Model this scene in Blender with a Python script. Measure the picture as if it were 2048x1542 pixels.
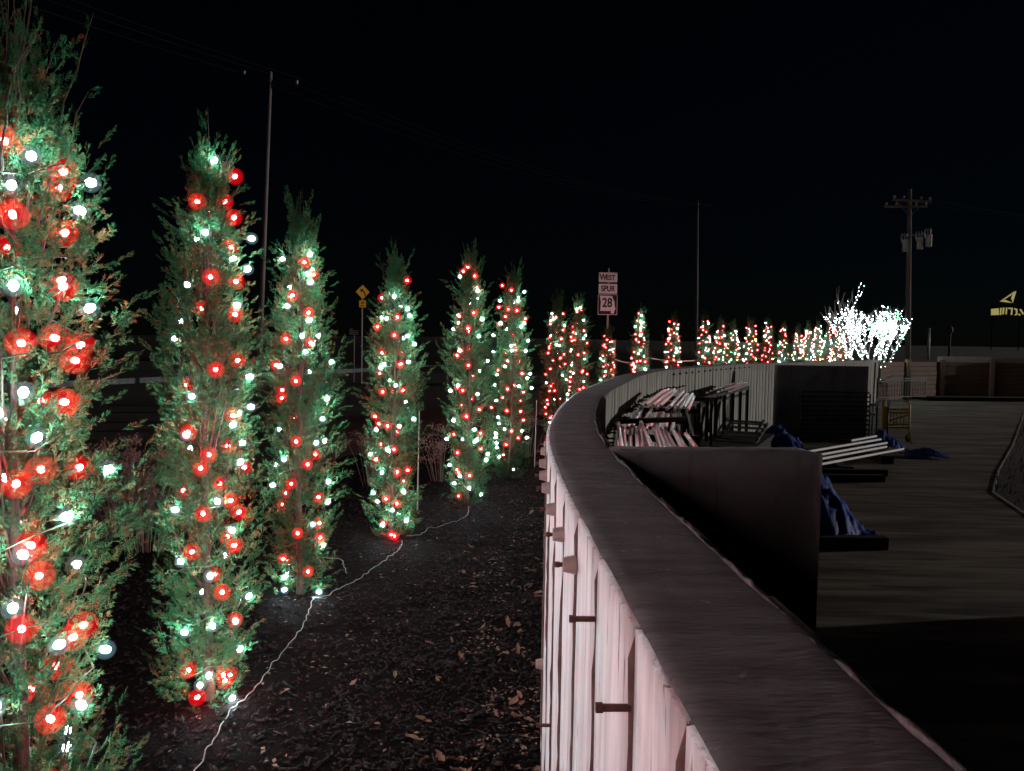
import bpy, bmesh, math, random
import numpy as np
from mathutils import Vector, Matrix, Euler, noise

R = math.radians
scene = bpy.context.scene
for o in list(bpy.data.objects):
    bpy.data.objects.remove(o)

# ------------------------------------------------------------------ camera
cam_data = bpy.data.cameras.new('camera')
cam_data.sensor_width = 36.0
cam_data.lens = 36.0 * 1607.0 / 2048.0
cam_data.clip_start = 0.05
cam_data.clip_end = 2000.0
cam = bpy.data.objects.new('camera', cam_data)
scene.collection.objects.link(cam)
PITCH, ROLL = R(2.885), R(1.0)
fwd = Vector((0, math.cos(PITCH), -math.sin(PITCH)))
up0 = Vector((0, math.sin(PITCH), math.cos(PITCH)))
rt0 = Vector((1, 0, 0))
cup = up0 * math.cos(ROLL) - rt0 * math.sin(ROLL)
crt = rt0 * math.cos(ROLL) + up0 * math.sin(ROLL)
m3 = Matrix((crt, cup, -fwd)).transposed()
cam.matrix_world = Matrix.Translation((0, 0, 1.7)) @ m3.to_4x4()
scene.camera = cam

# ------------------------------------------------------------------ night sky, low light from the right, exposure
SUN_EL, SUN_AZ = R(8), R(79)           # low, from the right of the court
world = bpy.data.worlds.new('World')
scene.world = world
world.use_nodes = True
wn = world.node_tree.nodes
wn.clear()
sky = wn.new('ShaderNodeTexSky')
sky.sky_type = 'NISHITA'
sky.sun_disc = False
sky.sun_elevation = SUN_EL
sky.sun_rotation = SUN_AZ
sky.dust_density = 0.0
sky.ozone_density = 5.0
bg = wn.new('ShaderNodeBackground')
bg.inputs['Strength'].default_value = 0.00055
wo = wn.new('ShaderNodeOutputWorld')
world.node_tree.links.new(sky.outputs[0], bg.inputs['Color'])
world.node_tree.links.new(bg.outputs[0], wo.inputs['Surface'])

sun_data = bpy.data.lights.new('unseen_yard_floodlight', 'SUN')  # sun lamp standing for an unseen yard floodlight to the right
sun_data.energy = 1.1
sun_data.angle = R(0.5)
sun_data.color = (1.0, 0.95, 0.9)
sun = bpy.data.objects.new('unseen_yard_floodlight', sun_data)
sun.rotation_euler = (Vector((math.sin(SUN_AZ) * math.cos(SUN_EL), math.cos(SUN_AZ) * math.cos(SUN_EL), math.sin(SUN_EL)))).to_track_quat('Z', 'Y').to_euler()
scene.collection.objects.link(sun)

vs = scene.view_settings
vs.view_transform = 'Standard'
vs.look = 'None'
vs.exposure = 0.0
vs.gamma = 1.0
vs.use_curve_mapping = False
scene.render.engine = 'CYCLES'
cy = scene.cycles
cy.use_denoising = True
try:
    cy.denoiser = 'OPENIMAGEDENOISE'
except Exception:
    pass
cy.max_bounces = 5
cy.diffuse_bounces = 2
cy.glossy_bounces = 2
cy.transmission_bounces = 2
cy.volume_bounces = 0
cy.transparent_max_bounces = 12
cy.sample_clamp_indirect = 2.0
cy.sample_clamp_direct = 0.0
cy.caustics_reflective = False
cy.caustics_refractive = False
cy.use_light_tree = True
cy.use_adaptive_sampling = True
cy.adaptive_threshold = 0.02

LINK = scene.collection.objects.link

# ------------------------------------------------------------------ helpers
def tag(o, label=None, cat=None, group=None, kind=None):
    if label: o['label'] = label
    if cat: o['category'] = cat
    if group: o['group'] = group
    if kind: o['kind'] = kind
    return o

def thing(name, label, cat, loc=(0, 0, 0), rz=0.0, group=None):
    o = bpy.data.objects.new(name, None)
    o.empty_display_size = 0.1
    LINK(o)
    o.location = loc
    o.rotation_euler = (0, 0, rz)
    return tag(o, label, cat, group)

def link_mesh(name, me, parent=None, loc=None, rot=None):
    o = bpy.data.objects.new(name, me)
    LINK(o)
    if parent is not None:
        o.parent = parent
    if loc is not None:
        o.location = loc
    if rot is not None:
        o.rotation_euler = rot
    return o

def np_mesh(name, V, F, mats=(), mi=None, smooth=False):
    """V (n,3), F (m,k) with k = 3 or 4"""
    V = np.asarray(V, np.float32); F = np.asarray(F, np.int32)
    me = bpy.data.meshes.new(name)
    m, k = F.shape
    me.vertices.add(len(V)); me.vertices.foreach_set('co', V.ravel())
    me.loops.add(m * k); me.loops.foreach_set('vertex_index', F.ravel())
    me.polygons.add(m)
    me.polygons.foreach_set('loop_start', np.arange(0, m * k, k, dtype=np.int32))
    if mi is not None:
        me.polygons.foreach_set('material_index', np.asarray(mi, np.int32))
    if smooth:
        me.polygons.foreach_set('use_smooth', np.ones(m, dtype=bool))
    for mt in mats: me.materials.append(mt)
    me.update(); me.validate()
    return me

class MB:
    def __init__(self):
        self.V = []; self.F = []; self.M = []; self.m = 0
    def add(self, vs_, fs_):
        b = len(self.V)
        self.V += [tuple(v) for v in vs_]
        for f in fs_:
            self.F.append(tuple(b + i for i in f)); self.M.append(self.m)
        return self
    def box(self, c, s, rot=None, taper=1.0):
        x, y, z = s[0] / 2, s[1] / 2, s[2] / 2
        P = [Vector((sx * x * (taper if sz > 0 else 1), sy * y * (taper if sz > 0 else 1), sz * z)) for sz in (-1, 1) for sy in (-1, 1) for sx in (-1, 1)]
        if rot is not None:
            P = [rot @ p for p in P]
        c = Vector(c)
        return self.add([p + c for p in P], [(0, 2, 3, 1), (4, 5, 7, 6), (0, 1, 5, 4), (2, 6, 7, 3), (0, 4, 6, 2), (1, 3, 7, 5)])
    def bar(self, a, b, w, h=None):
        """square bar from a to b"""
        a, b = Vector(a), Vector(b); d = b - a
        q = d.to_track_quat('Z', 'Y').to_matrix()
        return self.box((a + b) / 2, (w, h or w, d.length), q)
    def tube(self, pts, rad, n=8, caps=True):
        pts = [Vector(p) for p in pts]
        if not hasattr(rad, '__len__'): rad = [rad] * len(pts)
        vs_, fs_ = [], []
        prev = None
        for i, p in enumerate(pts):
            d = (pts[min(i + 1, len(pts) - 1)] - pts[max(i - 1, 0)])
            if d.length < 1e-9: d = Vector((0, 0, 1))
            d.normalize()
            if prev is None:
                u = d.orthogonal().normalized()
            else:
                u = (prev - d * prev.dot(d))
                u = u.normalized() if u.length > 1e-6 else d.orthogonal().normalized()
            prev = u
            v = d.cross(u)
            for k in range(n):
                a = 2 * math.pi * k / n
                vs_.append(p + (u * math.cos(a) + v * math.sin(a)) * rad[i])
        for i in range(len(pts) - 1):
            for k in range(n):
                fs_.append((i * n + k, i * n + (k + 1) % n, (i + 1) * n + (k + 1) % n, (i + 1) * n + k))
        if caps:
            fs_.append(tuple(reversed(range(n))))
            fs_.append(tuple(range((len(pts) - 1) * n, len(pts) * n)))
        return self.add(vs_, fs_)
    def lathe(self, prof, n=12, c=(0, 0, 0)):
        """profile of (r, z)"""
        vs_, fs_ = [], []
        for r_, z_ in prof:
            for k in range(n):
                a = 2 * math.pi * k / n
                vs_.append((c[0] + r_ * math.cos(a), c[1] + r_ * math.sin(a), c[2] + z_))
        for i in range(len(prof) - 1):
            for k in range(n):
                fs_.append((i * n + k, i * n + (k + 1) % n, (i + 1) * n + (k + 1) % n, (i + 1) * n + k))
        return self.add(vs_, fs_)
    def prism(self, poly, t, z0=0.0):
        """polygon in x,z extruded along y by t towards -y"""
        n = len(poly)
        vs_ = [(p[0], z0, p[1]) for p in poly] + [(p[0], z0 - t, p[1]) for p in poly]
        fs_ = [tuple(range(n)), tuple(reversed(range(n, 2 * n)))]
        for i in range(n):
            j = (i + 1) % n
            fs_.append((i, n + i, n + j, j))
        return self.add(vs_, fs_)
    def mesh(self, name, mats, smooth=False):
        me = bpy.data.meshes.new(name)
        me.from_pydata(self.V, [], self.F)
        if not isinstance(mats, (list, tuple)): mats = [mats]
        for m_ in mats: me.materials.append(m_)
        if len(mats) > 1:
            me.polygons.foreach_set('material_index', self.M)
        if smooth:
            me.polygons.foreach_set('use_smooth', [True] * len(self.F))
        me.update()
        return me
    def build(self, name, mats, parent=None, smooth=False, loc=None, rot=None):
        return link_mesh(name, self.mesh(name, mats, smooth), parent, loc, rot)

def fbm(x, y, z=0.0, o=3):
    return noise.fractal(Vector((x, y, z)), 1.0, 2.0, o)

# ------------------------------------------------------------------ materials
def pm(name, c1, c2=None, scale=6.0, rough=0.8, bump=0.0, bscale=None, metal=0.0, stretch=(1, 1, 1), spec=0.3, detail=5.0, streak=None, ramp=(0.35, 0.68)):
    m = bpy.data.materials.new(name)
    m.use_nodes = True
    nt = m.node_tree; N = nt.nodes; L = nt.links
    b = N['Principled BSDF']
    b.inputs['Roughness'].default_value = rough
    b.inputs['Metallic'].default_value = metal
    b.inputs['Specular IOR Level'].default_value = spec
    b.inputs['Base Color'].default_value = (*c1, 1)
    tc = N.new('ShaderNodeTexCoord'); mp = N.new('ShaderNodeMapping')
    mp.inputs['Scale'].default_value = stretch
    L.new(tc.outputs['Object'], mp.inputs['Vector'])
    if c2 is not None:
        nz = N.new('ShaderNodeTexNoise')
        nz.inputs['Scale'].default_value = scale; nz.inputs['Detail'].default_value = detail; nz.inputs['Roughness'].default_value = 0.62
        L.new(mp.outputs[0], nz.inputs['Vector'])
        cr_ = N.new('ShaderNodeValToRGB')
        cr_.color_ramp.elements[0].position = ramp[0]; cr_.color_ramp.elements[0].color = (*c1, 1)
        cr_.color_ramp.elements[1].position = ramp[1]; cr_.color_ramp.elements[1].color = (*c2, 1)
        L.new(nz.outputs['Fac'], cr_.inputs['Fac'])
        out = cr_.outputs['Color']
        if streak:
            sc, st, lo, hi, col = streak
            mp2 = N.new('ShaderNodeMapping'); mp2.inputs['Scale'].default_value = st
            L.new(tc.outputs['Object'], mp2.inputs['Vector'])
            n2 = N.new('ShaderNodeTexNoise'); n2.inputs['Scale'].default_value = sc; n2.inputs['Detail'].default_value = 3.0
            L.new(mp2.outputs[0], n2.inputs['Vector'])
            r2 = N.new('ShaderNodeValToRGB')
            r2.color_ramp.elements[0].position = lo; r2.color_ramp.elements[0].color = (0, 0, 0, 1)
            r2.color_ramp.elements[1].position = hi; r2.color_ramp.elements[1].color = (1, 1, 1, 1)
            L.new(n2.outputs['Fac'], r2.inputs['Fac'])
            mx = N.new('ShaderNodeMixRGB'); mx.inputs['Color2'].default_value = (*col, 1)
            L.new(r2.outputs['Color'], mx.inputs['Fac']); L.new(out, mx.inputs['Color1'])
            out = mx.outputs['Color']
        L.new(out, b.inputs['Base Color'])
    if bump:
        n3 = N.new('ShaderNodeTexNoise'); n3.inputs['Scale'].default_value = bscale or scale * 4; n3.inputs['Detail'].default_value = 6.0
        L.new(mp.outputs[0], n3.inputs['Vector'])
        bp = N.new('ShaderNodeBump'); bp.inputs['Strength'].default_value = bump; bp.inputs['Distance'].default_value = 0.01
        L.new(n3.outputs['Fac'], bp.inputs['Height']); L.new(bp.outputs[0], b.inputs['Normal'])
    return m

def emit(name, col, strength=1.0):
    m = bpy.data.materials.new(name); m.use_nodes = True
    N = m.node_tree.nodes; N.clear()
    e = N.new('ShaderNodeEmission'); e.inputs['Color'].default_value = (*col, 1); e.inputs['Strength'].default_value = strength
    o = N.new('ShaderNodeOutputMaterial'); m.node_tree.links.new(e.outputs[0], o.inputs['Surface'])
    return m

def bloom_halo(name, col, strength):
    """sphere of glowing volume that imitates lens bloom round a bulb"""
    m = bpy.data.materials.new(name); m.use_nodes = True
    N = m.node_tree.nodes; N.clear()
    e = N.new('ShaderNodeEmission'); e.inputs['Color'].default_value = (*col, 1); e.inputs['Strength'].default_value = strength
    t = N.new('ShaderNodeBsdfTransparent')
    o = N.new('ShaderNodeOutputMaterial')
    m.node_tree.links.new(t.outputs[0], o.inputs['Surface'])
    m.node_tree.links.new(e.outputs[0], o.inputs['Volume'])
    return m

M = {}
M['mulch'] = pm('mulch_soil', (0.0012, 0.001, 0.001), (0.003, 0.0025, 0.0024), 30, 0.95, 0.8, 60, spec=0.03)
M['chip'] = pm('mulch_chips', (0.0016, 0.0014, 0.0015), (0.030, 0.024, 0.0235), 24, 0.7, 0.3, 90, ramp=(0.42, 0.80), detail=8, spec=0.06)
M['leaf'] = pm('dead_leaf', (0.085, 0.055, 0.034), (0.17, 0.115, 0.075), 14, 0.8)
M['lawn'] = pm('dark_grass_ground', (0.020, 0.022, 0.016), (0.050, 0.046, 0.035), 1.6, 0.95, 0.5, 14)
M['asphalt'] = pm('asphalt', (0.028, 0.028, 0.030), (0.05, 0.05, 0.052), 3, 0.85, 0.2, 60)
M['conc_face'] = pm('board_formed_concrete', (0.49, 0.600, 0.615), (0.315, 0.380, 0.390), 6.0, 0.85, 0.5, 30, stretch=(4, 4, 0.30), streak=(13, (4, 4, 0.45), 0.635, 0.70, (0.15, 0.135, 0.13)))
M['conc_dark'] = pm('weathered_formed_concrete', (0.43, 0.415, 0.38), (0.30, 0.285, 0.255), 4.0, 0.9, 0.35, 22, stretch=(2.5, 2.5, 0.4), streak=(7, (3, 3, 0.3), 0.62, 0.74, (0.07, 0.055, 0.045)))
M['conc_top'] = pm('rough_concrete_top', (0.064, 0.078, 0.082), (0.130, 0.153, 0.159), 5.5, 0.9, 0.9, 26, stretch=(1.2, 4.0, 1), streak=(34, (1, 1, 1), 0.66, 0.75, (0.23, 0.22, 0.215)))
M['conc_joint'] = pm('concrete_core', (0.075, 0.060, 0.055), (0.12, 0.10, 0.09), 8, 0.95, 0.5)
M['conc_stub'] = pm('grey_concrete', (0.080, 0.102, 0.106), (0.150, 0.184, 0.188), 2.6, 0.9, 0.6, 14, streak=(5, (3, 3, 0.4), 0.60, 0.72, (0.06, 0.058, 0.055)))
M['conc_kerb'] = pm('pale_concrete', (0.42, 0.41, 0.39), (0.52, 0.51, 0.49), 4.0, 0.85, 0.3, 20)
M['court'] = pm('concrete_court_floor', (0.062, 0.047, 0.035), (0.265, 0.212, 0.160), 1.0, 0.85, 0.4, 6, stretch=(0.42, 2.4, 1), streak=(2.3, (0.4, 3.2, 1), 0.50, 0.68, (0.050, 0.041, 0.032)), detail=8, ramp=(0.40, 0.62))
M['rust'] = pm('rusty_tie_steel', (0.035, 0.014, 0.010), (0.07, 0.028, 0.02), 60, 0.7, 0.3, 200)
M['cone'] = pm('grey_tie_cone', (0.20, 0.175, 0.165), (0.27, 0.24, 0.225), 40, 0.8)
M['black_steel'] = pm('black_painted_steel', (0.012, 0.012, 0.013), (0.022, 0.021, 0.020), 8, 0.55)
M['silver'] = pm('bright_galvanised_pipe', (0.80, 0.80, 0.82), (0.62, 0.62, 0.65), 20, 0.36, 0.05, 60, metal=0.35, spec=0.6)
M['silver2'] = pm('white_coated_pipe', (0.78, 0.76, 0.75), (0.62, 0.60, 0.58), 16, 0.4)
M['grey_steel'] = pm('dull_grey_steel', (0.22, 0.22, 0.22), (0.32, 0.32, 0.31), 10, 0.55, metal=0.3)
M['tarp'] = pm('blue_tarp', (0.018, 0.040, 0.22), (0.030, 0.075, 0.34), 5, 0.62, 0.15, 40, spec=0.18)
M['timber'] = pm('brown_timber', (0.19, 0.115, 0.088), (0.28, 0.175, 0.130), 2.2, 0.85, 0.4, 18, stretch=(0.6, 0.6, 6))
M['timber_post'] = pm('brown_timber_post', (0.30, 0.20, 0.16), (0.40, 0.27, 0.21), 3, 0.85, 0.4, 18, stretch=(4, 4, 0.5))
M['beam'] = pm('dark_wood_beam', (0.016, 0.014, 0.013), (0.030, 0.026, 0.023), 4, 0.8, stretch=(1, 6, 6))
M['yellow'] = pm('yellow_painted_steel', (0.52, 0.32, 0.02), (0.42, 0.25, 0.02), 8, 0.5)
M['pole_wood'] = pm('weathered_pole_wood', (0.20, 0.18, 0.16), (0.32, 0.29, 0.26), 3, 0.9, 0.4, 16, stretch=(5, 5, 0.3))
M['pole_grey'] = pm('grey_steel_pole', (0.15, 0.14, 0.138), (0.20, 0.19, 0.185), 2, 0.6)
M['insul'] = pm('insulator_porcelain', (0.32, 0.32, 0.33), (0.42, 0.42, 0.43), 9, 0.35)
M['can'] = pm('pale_grey_enamel', (0.52, 0.55, 0.56), (0.62, 0.64, 0.65), 6, 0.4)
M['wire'] = pm('overhead_wire', (0.02, 0.02, 0.02), (0.03, 0.03, 0.03), 1, 0.8, spec=0.05)
M['sign_white'] = pm('sign_sheeting_white', (0.74, 0.84, 0.85), (0.70, 0.79, 0.80), 5, 0.45)
M['sign_black'] = pm('sign_black', (0.010, 0.010, 0.011), (0.016, 0.016, 0.017), 5, 0.5)
M['sign_yellow'] = pm('sign_sheeting_yellow', (0.90, 0.50, 0.02), (0.84, 0.46, 0.02), 5, 0.45)
M['sign_back'] = pm('galvanised_post', (0.30, 0.30, 0.31), (0.38, 0.38, 0.39), 12, 0.5, metal=0.3)
M['bark'] = pm('juniper_bark', (0.018, 0.012, 0.009), (0.040, 0.028, 0.021), 9, 0.9, 0.6, 30, stretch=(3, 3, 0.5))
M['bark_grey'] = pm('smooth_grey_bark', (0.20, 0.19, 0.18), (0.30, 0.29, 0.28), 6, 0.85, 0.3, 30)
M['foliage'] = pm('juniper_foliage', (0.015, 0.074, 0.031), (0.130, 0.040, 0.018), 22, 0.8, spec=0.04, detail=9, ramp=(0.508, 0.69))
M['foliage_tip'] = pm('juniper_tips', (0.095, 0.085, 0.060), (0.12, 0.12, 0.085), 9, 0.7)
M['dry_stem'] = pm('dried_stem', (0.06, 0.042, 0.038), (0.10, 0.072, 0.064), 15, 0.9)
M['dry_head'] = pm('dried_flower_head', (0.09, 0.055, 0.050), (0.16, 0.105, 0.090), 25, 0.95)
M['dry_tan'] = pm('tan_dry_foliage', (0.22, 0.15, 0.08), (0.33, 0.24, 0.14), 20, 0.9)
M['cable_green'] = pm('dark_green_cable', (0.010, 0.030, 0.014), (0.014, 0.040, 0.018), 8, 0.5)
M['cord_white'] = pm('pale_cord', (0.17, 0.215, 0.21), (0.24, 0.28, 0.27), 20, 0.5)
M['socket'] = pm('bulb_socket', (0.012, 0.035, 0.016), (0.016, 0.045, 0.02), 20, 0.5)
M['grass_dry'] = pm('dry_grass', (0.030, 0.020, 0.013), (0.07, 0.048, 0.030), 6, 0.95)
M['stake'] = pm('pale_stake', (0.20, 0.18, 0.165), (0.26, 0.24, 0.22), 9, 0.8)

M['lamp_white'] = emit('white_bulb_glass', (0.72, 1.0, 1.03), 500.0)
M['lamp_red'] = emit('red_bulb_filament', (1.0, 0.018, 0.020), 560.0)
M['lamp_green'] = emit('green_bulb_glass', (0.12, 1.0, 0.30), 60.0)
M['lamp_amber'] = emit('amber_bulb_glass', (1.0, 0.42, 0.05), 80.0)
M['halo_white'] = bloom_halo('white_bloom_halo', (0.55, 0.92, 1.0), 3.2)  # bloom halo of the white bulbs, built as a glowing volume
M['halo_red'] = bloom_halo('red_bloom_halo', (1.0, 0.004, 0.010), 8.0)  # the red bulbs' bloom halo, likewise a glowing volume
M['lamp_mini'] = emit('mini_white_bulb', (0.86, 0.97, 1.03), 34.0)
M['sign_glow'] = emit('lit_sign_letters', (0.55, 0.47, 0.16), 0.6)

ORD = ['first', 'second', 'third', 'fourth', 'fifth', 'sixth', 'seventh', 'eighth', 'ninth', 'tenth', 'eleventh', 'twelfth', 'thirteenth', 'fourteenth', 'fifteenth', 'sixteenth', 'seventeenth', 'eighteenth', 'nineteenth', 'twentieth', 'twenty-first', 'twenty-second', 'twenty-third', 'twenty-fourth', 'twenty-fifth', 'twenty-sixth', 'twenty-seventh', 'twenty-eighth', 'twenty-ninth', 'thirtieth']

# ------------------------------------------------------------------ plan of the curved wall
WALL_TOP, COURT_Z, WALL_T = 1.32, -0.6, 0.235
PLAN = [(.35, -5), (.27, -2), (.205, .3), (.172, 1.35), (.15, 2.2), (.152, 3.2), (.21, 4.1), (.36, 5.4), (.614, 7), (1.09, 9.17), (1.65, 11.5), (2.5, 14.2), (4.15, 17.75), (6.3, 21.9), (8.5, 25), (11.5, 29.3), (14.6, 33.8), (16.6, 37.0)]

def catmull(P, n=14):
    P = np.array(P, float); Q = []
    for i in range(len(P) - 1):
        p0, p1, p2, p3 = P[max(i - 1, 0)], P[i], P[i + 1], P[min(i + 2, len(P) - 1)]
        for k in range(n):
            t = k / n
            Q.append(.5 * ((2 * p1) + (-p0 + p2) * t + (2 * p0 - 5 * p1 + 4 * p2 - p3) * t * t + (-p0 + 3 * p1 - 3 * p2 + p3) * t ** 3))
    Q.append(P[-1])
    return np.array(Q)

WC = catmull(PLAN)
WS = np.concatenate([[0], np.cumsum(np.linalg.norm(np.diff(WC, axis=0), axis=1))])
WLEN = WS[-1]

def wall_at(s, off=0.0):
    """point on the wall's outer face at arc length s, moved to the right (court side) by off; and the right-hand normal"""
    s = min(max(s, 0), WLEN)
    x = np.interp(s, WS, WC[:, 0]); y = np.interp(s, WS, WC[:, 1])
    e = 0.15
    a, b = max(s - e, 0), min(s + e, WLEN)
    dx = np.interp(b, WS, WC[:, 0]) - np.interp(a, WS, WC[:, 0]); dy = np.interp(b, WS, WC[:, 1]) - np.interp(a, WS, WC[:, 1])
    l = math.hypot(dx, dy); dx /= l; dy /= l
    nx, ny = dy, -dx
    return (x + nx * off, y + ny * off), (nx, ny), (dx, dy)

# ------------------------------------------------------------------ ground
def smooth01(t):
    t = min(max(t, 0), 1); return t * t * (3 - 2 * t)

TIMBER = [(16.75, 37.15), (19.3, 39.3), (21.9, 41.05), (24.95, 41.9), (28.05, 42.45), (31.2, 42.9), (34.4, 43.2)]
edge = [wall_at(s, 0.10)[0] for s in np.arange(0, WLEN, 0.5)] + [(x + 0.02, y + 0.10) for x, y in TIMBER[1:]] + [(60, 45), (140, 47)]
edge = [(0.5, -60)] + edge

def bank_z(x, y, v):
    k = smooth01((x - 15.5) / 5.0)
    return k * (1.12 + min(v, 70) * 0.022)

offs = [0, 0.6, 1.4, 3, 6, 10, 16, 26, 42, 70, 130, 300, 800]
V, F = [], []
ne = len(edge)
nrm = []
for i in range(ne):
    a, b = edge[max(i - 1, 0)], edge[min(i + 1, ne - 1)]
    d = Vector((b[0] - a[0], b[1] - a[1])).normalized(); nrm.append((-d[1], d[0]))
for v in offs:
    for i, (x, y) in enumerate(edge):
        X, Y = x + nrm[i][0] * v, y + nrm[i][1] * v
        V.append((X, Y, -0.035 + bank_z(x, y, v) + (0.02 * fbm(X * .15, Y * .15) if v > 3 else 0)))
for j in range(len(offs) - 1):
    for i in range(ne - 1):
        F.append((j * ne + i, (j + 1) * ne + i, (j + 1) * ne + i + 1, j * ne + i + 1))
o = link_mesh('ground', np_mesh('ground', V, [f[::-1] for f in F], [M['lawn']], smooth=True)); tag(o, kind='structure')

# mulch bed along the wall: fine grid near the viewer
V, F = [], []
svals = list(np.arange(0, 14, 0.07)) + list(np.arange(14, WLEN, 0.25))
lat = [-0.10, 0.0, .08, .16, .26, .36, .46, .58, .7, .84, 1.0, 1.15, 1.3, 1.5, 1.7, 1.9, 2.15, 2.4, 2.7, 3.1, 3.6, 4.2]
def mulch_z(x, y, l):
    return 0.022 * fbm(x * 2.1, y * 2.1, 3) + 0.012 * fbm(x * 9, y * 9, 7) + 0.03 - 0.075 * smooth01((l - 3.0) / 1.2)
for s in svals:
    for l in lat:
        (x, y), _, _ = wall_at(s, -l)
        V.append((x, y, mulch_z(x, y, l)))
nl = len(lat)
for i in range(len(svals) - 1):
    for j in range(nl - 1):
        F.append((i * nl + j, (i + 1) * nl + j, (i + 1) * nl + j + 1, i * nl + j + 1))
o = link_mesh('mulch_bed', np_mesh('mulch_bed', V, F, [M['mulch']], smooth=True)); tag(o, kind='structure')

# loose bark chips
rng = np.random.default_rng(5)
NCH = 40000
ss = 4.2 + (rng.random(NCH) ** 1.5) * 13.0
ll = rng.random(NCH) * 3.3 - 0.02
ll = np.where(rng.random(NCH) < .25, rng.random(NCH) * 1.0, ll)
base = np.array([(-1, -1, 0), (1, -.7, 0), (1, .8, 0), (-.8, 1, 0), (-.9, -.8, 1), (.8, -.6, 1), (.9, .6, 1), (-.7, .7, 1)], np.float32)
qf = np.array([(4, 5, 6, 7), (0, 1, 5, 4), (1, 2, 6, 5), (2, 3, 7, 6), (3, 0, 4, 7)], np.int32)
Vs = np.zeros((NCH, 8, 3), np.float32)
for k in range(NCH):
    (x, y), _, _ = wall_at(float(ss[k]), -float(max(ll[k], 0.03)))
    z = mulch_z(x, y, ll[k])
    L_ = rng.uniform(.005, .021) if rng.random() < .93 else rng.uniform(.022, .045)
    w_, h_ = rng.uniform(.0025, .007), rng.uniform(.002, .006)
    a, t, r_ = rng.uniform(0, 6.283), rng.normal(0, .28), rng.normal(0, .4)
    m_ = (Matrix.Rotation(a, 3, 'Z') @ Matrix.Rotation(t, 3, 'Y') @ Matrix.Rotation(r_, 3, 'X'))
    mm = np.array(m_)
    Vs[k] = (base * np.array([L_, w_, h_])) @ mm.T + np.array([x, y, z + .004])
Fs = (qf[None] + (np.arange(NCH) * 8)[:, None, None]).reshape(-1, 4)
o = link_mesh('mulch_chips', np_mesh('mulch_chips', Vs.reshape(-1, 3), Fs, [M['chip']])); tag(o, 'dark shredded bark mulch chips covering the bed beside the wall', 'mulch', kind='stuff')

# court floor
V, F = [], []
xs = np.linspace(0.2, 60, 61); ys = np.linspace(-8, 44.5, 54)
for y in ys:
    for x in xs:
        V.append((x, y, COURT_Z + 0.003 * fbm(x * .3, y * .3, 2)))
n_ = len(xs)
for j in range(len(ys) - 1):
    for i in range(n_ - 1):
        F.append((j * n_ + i, j * n_ + i + 1, (j + 1) * n_ + i + 1, (j + 1) * n_ + i))
o = link_mesh('court_floor', np_mesh('court_floor', V, F, [M['court']], smooth=True)); tag(o, kind='structure')

# far road with a pale kerb
A, B = Vector((-23.0, 7.7, 0)), Vector((8.0, 94.5, 0))
d = (B - A).normalized(); nn = Vector((-d.y, d.x, 0))
mb = MB()
pts = [A + d * t for t in np.linspace(0, (B - A).length, 40)]
for i in range(39):
    a, b = pts[i], pts[i + 1]
    mb.add([a + nn * .3 + Vector((0, 0, .09)), b + nn * .3 + Vector((0, 0, .09)), b + nn * 9 + Vector((0, 0, .10)), a + nn * 9 + Vector((0, 0, .10))], [(0, 1, 2, 3)])
o = mb.build('road', M['asphalt']); tag(o, kind='structure')
mb = MB()
for i in range(39):
    a, b = pts[i], pts[i + 1] - d * 0.01
    q = Matrix.Rotation(math.atan2(d.y, d.x), 3, 'Z')
    mb.box((a + b) / 2 + Vector((0, 0, .05)), ((b - a).length, .18, .24), q)
o = mb.build('kerb', M['conc_stub']); tag(o, kind='structure')

# ------------------------------------------------------------------ curved retaining wall
wall = thing('retaining_wall', 'long curved board-formed concrete wall with rusty tie ends and flat top', 'wall', (0.2, 3.0, 0))
WO = Vector((0.2, 3.0, 0))
def loc3(x, y, z): return Vector((x, y, z)) - WO

sv = [0.0]
while sv[-1] < WLEN:
    y = wall_at(sv[-1])[0][1]
    sv.append(sv[-1] + (0.035 if -0.5 < y < 5 else (0.09 if y < 12 else 0.3)))
sv[-1] = WLEN
prof = [0.0, .006, .03, .06, .09, .12, .15, .18, .21, .229, .235]
V, F = [], []
for s in sv:
    chip = 0.006 * fbm(s * 9, 1.3) + 0.004 * fbm(s * 31, 4.4)
    (x, y), n_, _ = wall_at(s, 0.0)
    V.append(loc3(x, y, -0.7))
    for k, p in enumerate(prof):
        q = p
        z = WALL_TOP + 0.0022 * fbm(x * 6 + p * 40, y * 5) + 0.0012 * fbm(p * 170, s * 40, 5)
        if k == 0: z -= 0.006
        if k == 1: z -= 0.001
        if k >= 9: q = p + chip; z -= (0.004 if k == 9 else 0.013) * (1 + fbm(s * 13, 9))
        (x2, y2), _, _ = wall_at(s, q)
        V.append(loc3(x2, y2, z))
    (x2, y2), _, _ = wall_at(s, WALL_T)
    V.append(loc3(x2, y2, -0.7))
np_ = len(prof) + 2
MI = []
for i in range(len(sv) - 1):
    for k in range(np_ - 1):
        F.append((i * np_ + k, (i + 1) * np_ + k, (i + 1) * np_ + k + 1, i * np_ + k + 1))
        MI.append(1 if k in (0, np_ - 2) else 0)
link_mesh('wall_core', np_mesh('wall_core', [tuple(v) for v in V], F, [M['conc_top'], M['conc_joint']], MI, smooth=False), wall)

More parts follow.
